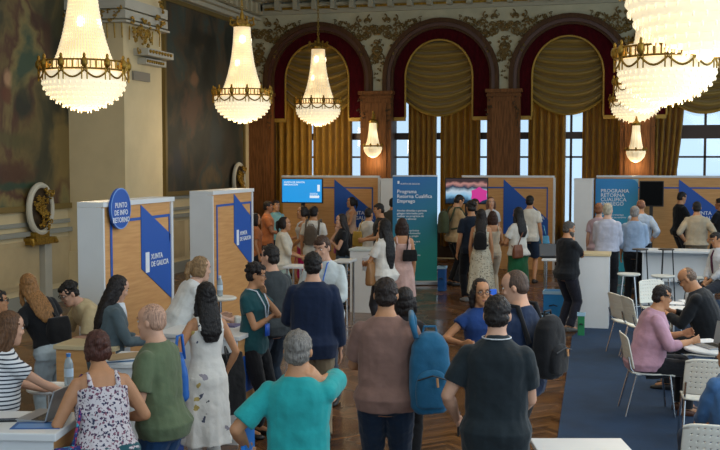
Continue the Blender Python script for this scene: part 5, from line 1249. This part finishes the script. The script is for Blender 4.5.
bag(h18, (.10, -.17, 1.06), 0, .24, .08, .18, cloth('#141416'), 'small black bag on the back of the pink dress', strap=[[(.05, -.17, 1.22), (.10, -.05, 1.47), (.11, .06, 1.42)]])
bag(h20, (-.16, -.16, .95), .1, .22, .09, .30, cloth('#a88a3c'), 'mustard yellow tote bag on the back of the white t-shirt', strap=[[(-.14, -.16, 1.22), (-.12, -.05, 1.475), (-.13, .08, 1.4)]], name='tote_bag')
bag(h17, (-.22, .06, .78), .3, .28, .12, .34, mat('tan_leather', '#8a6238', .5), 'tan handbag of the woman with very long black hair', strap=[[(-.22, .06, 1.1), (-.17, -.02, 1.47), (-.15, .06, 1.44)]], name='handbag')
bag(h3, (.02, -.06, 1.0), .1, .25, .12, .24, cloth('#141416'), 'black handbag hanging beside the pale jeans', strap=[[(.0, -.04, 1.26), (-.10, .1, 1.44), (-.12, .22, 1.40)]], name='handbag')
bag(h7, (-.24, -.06, .55), .0, .24, .10, .40, pattern_floral('bag_floral', '#27306a', ('#b03a5a', '#3fa0b8', '#8a3a7a'), 40, .42), 'blue flowery cloth bag hanging at the side of the tank top woman', strap=[[(-.24, -.06, .94), (-.17, .0, 1.16), (-.12, .11, 1.33), (-.11, .19, 1.40), (-.10, .27, 1.37)], [(.11, .25, 1.40), (.13, .17, 1.405), (.15, .13, 1.31)]], name='tote_bag')
r_ = bag(h6, (.36, .05, 1.0), .5, .30, .12, .30, mat('tote_blue', '#1c62b4', .6), 'blue and white tote bag on the counter behind the bald man', name='tote_bag')
bag(h8, (.34, .26, .50), .2, .26, .14, .52, cloth('#141517'), 'black bag hanging between the white dress and the teal top woman', strap=[[(.34, .26, .98), (.30, .3, 1.1), (.24, .12, .92)]], name='tote_bag')
bag(h24, (.10, .12, 1.0), 0, .10, .04, .12, cloth('#b04a74'), 'small pink pouch held by the woman in the black top', name='pouch')
bag(h36, (.22, .1, .62), 0, .36, .10, .34, mat('bag_lightblue', '#4a9cc9', .6), 'light blue shopping bag beside the navy shorts', name='shopping_bag')
def held(H, i, size, m, label, name, cat, d=.09, rz=0., tilt=0.):
    sd, S, E, W, hd_ = H.arms[i]; loc = H.W(W+hd_*d); r = empty(name, loc, H.rz+rz, label, cat); r.rotation_euler[0] = tilt
    bm = B(); box(bm, (-size[0]/2, -size[1]/2, -size[2]/2), (size[0]/2, size[1]/2, size[2]/2), bev=min(size)*.25); obj('body', bm, m, r); return r
held(h14, 1, (.03, .24, .36), mat('folder_blue', '#1478d2', .5), 'bright blue folder held by the man in turquoise', 'folder', 'folder', d=.06)
held(h39, 1, (.012, .075, .15), BLACK, 'black phone in the left hand of the polo man', 'mobile_phone', 'phone', d=.07)
held(h9, 0, (.10, .08, .12), WHITEP, 'small white box in the hands of the blonde woman', 'box', 'box', d=.10)
held(h5, 0, (.16, .11, .012), PAPER, 'white leaflet in the hands of the cardigan woman', 'leaflet', 'leaflet', d=.12, tilt=.3)
held(h17, 0, (.15, .02, .20), PAPER, 'white sheet held by the woman with very long black hair', 'paper_sheet', 'paper', d=.12)
held(h37, 1, (.09, .02, .13), mat('badge_blue', '#1f62d6', .5), 'small blue booklet held by the woman with glasses', 'booklet', 'booklet', d=.10)
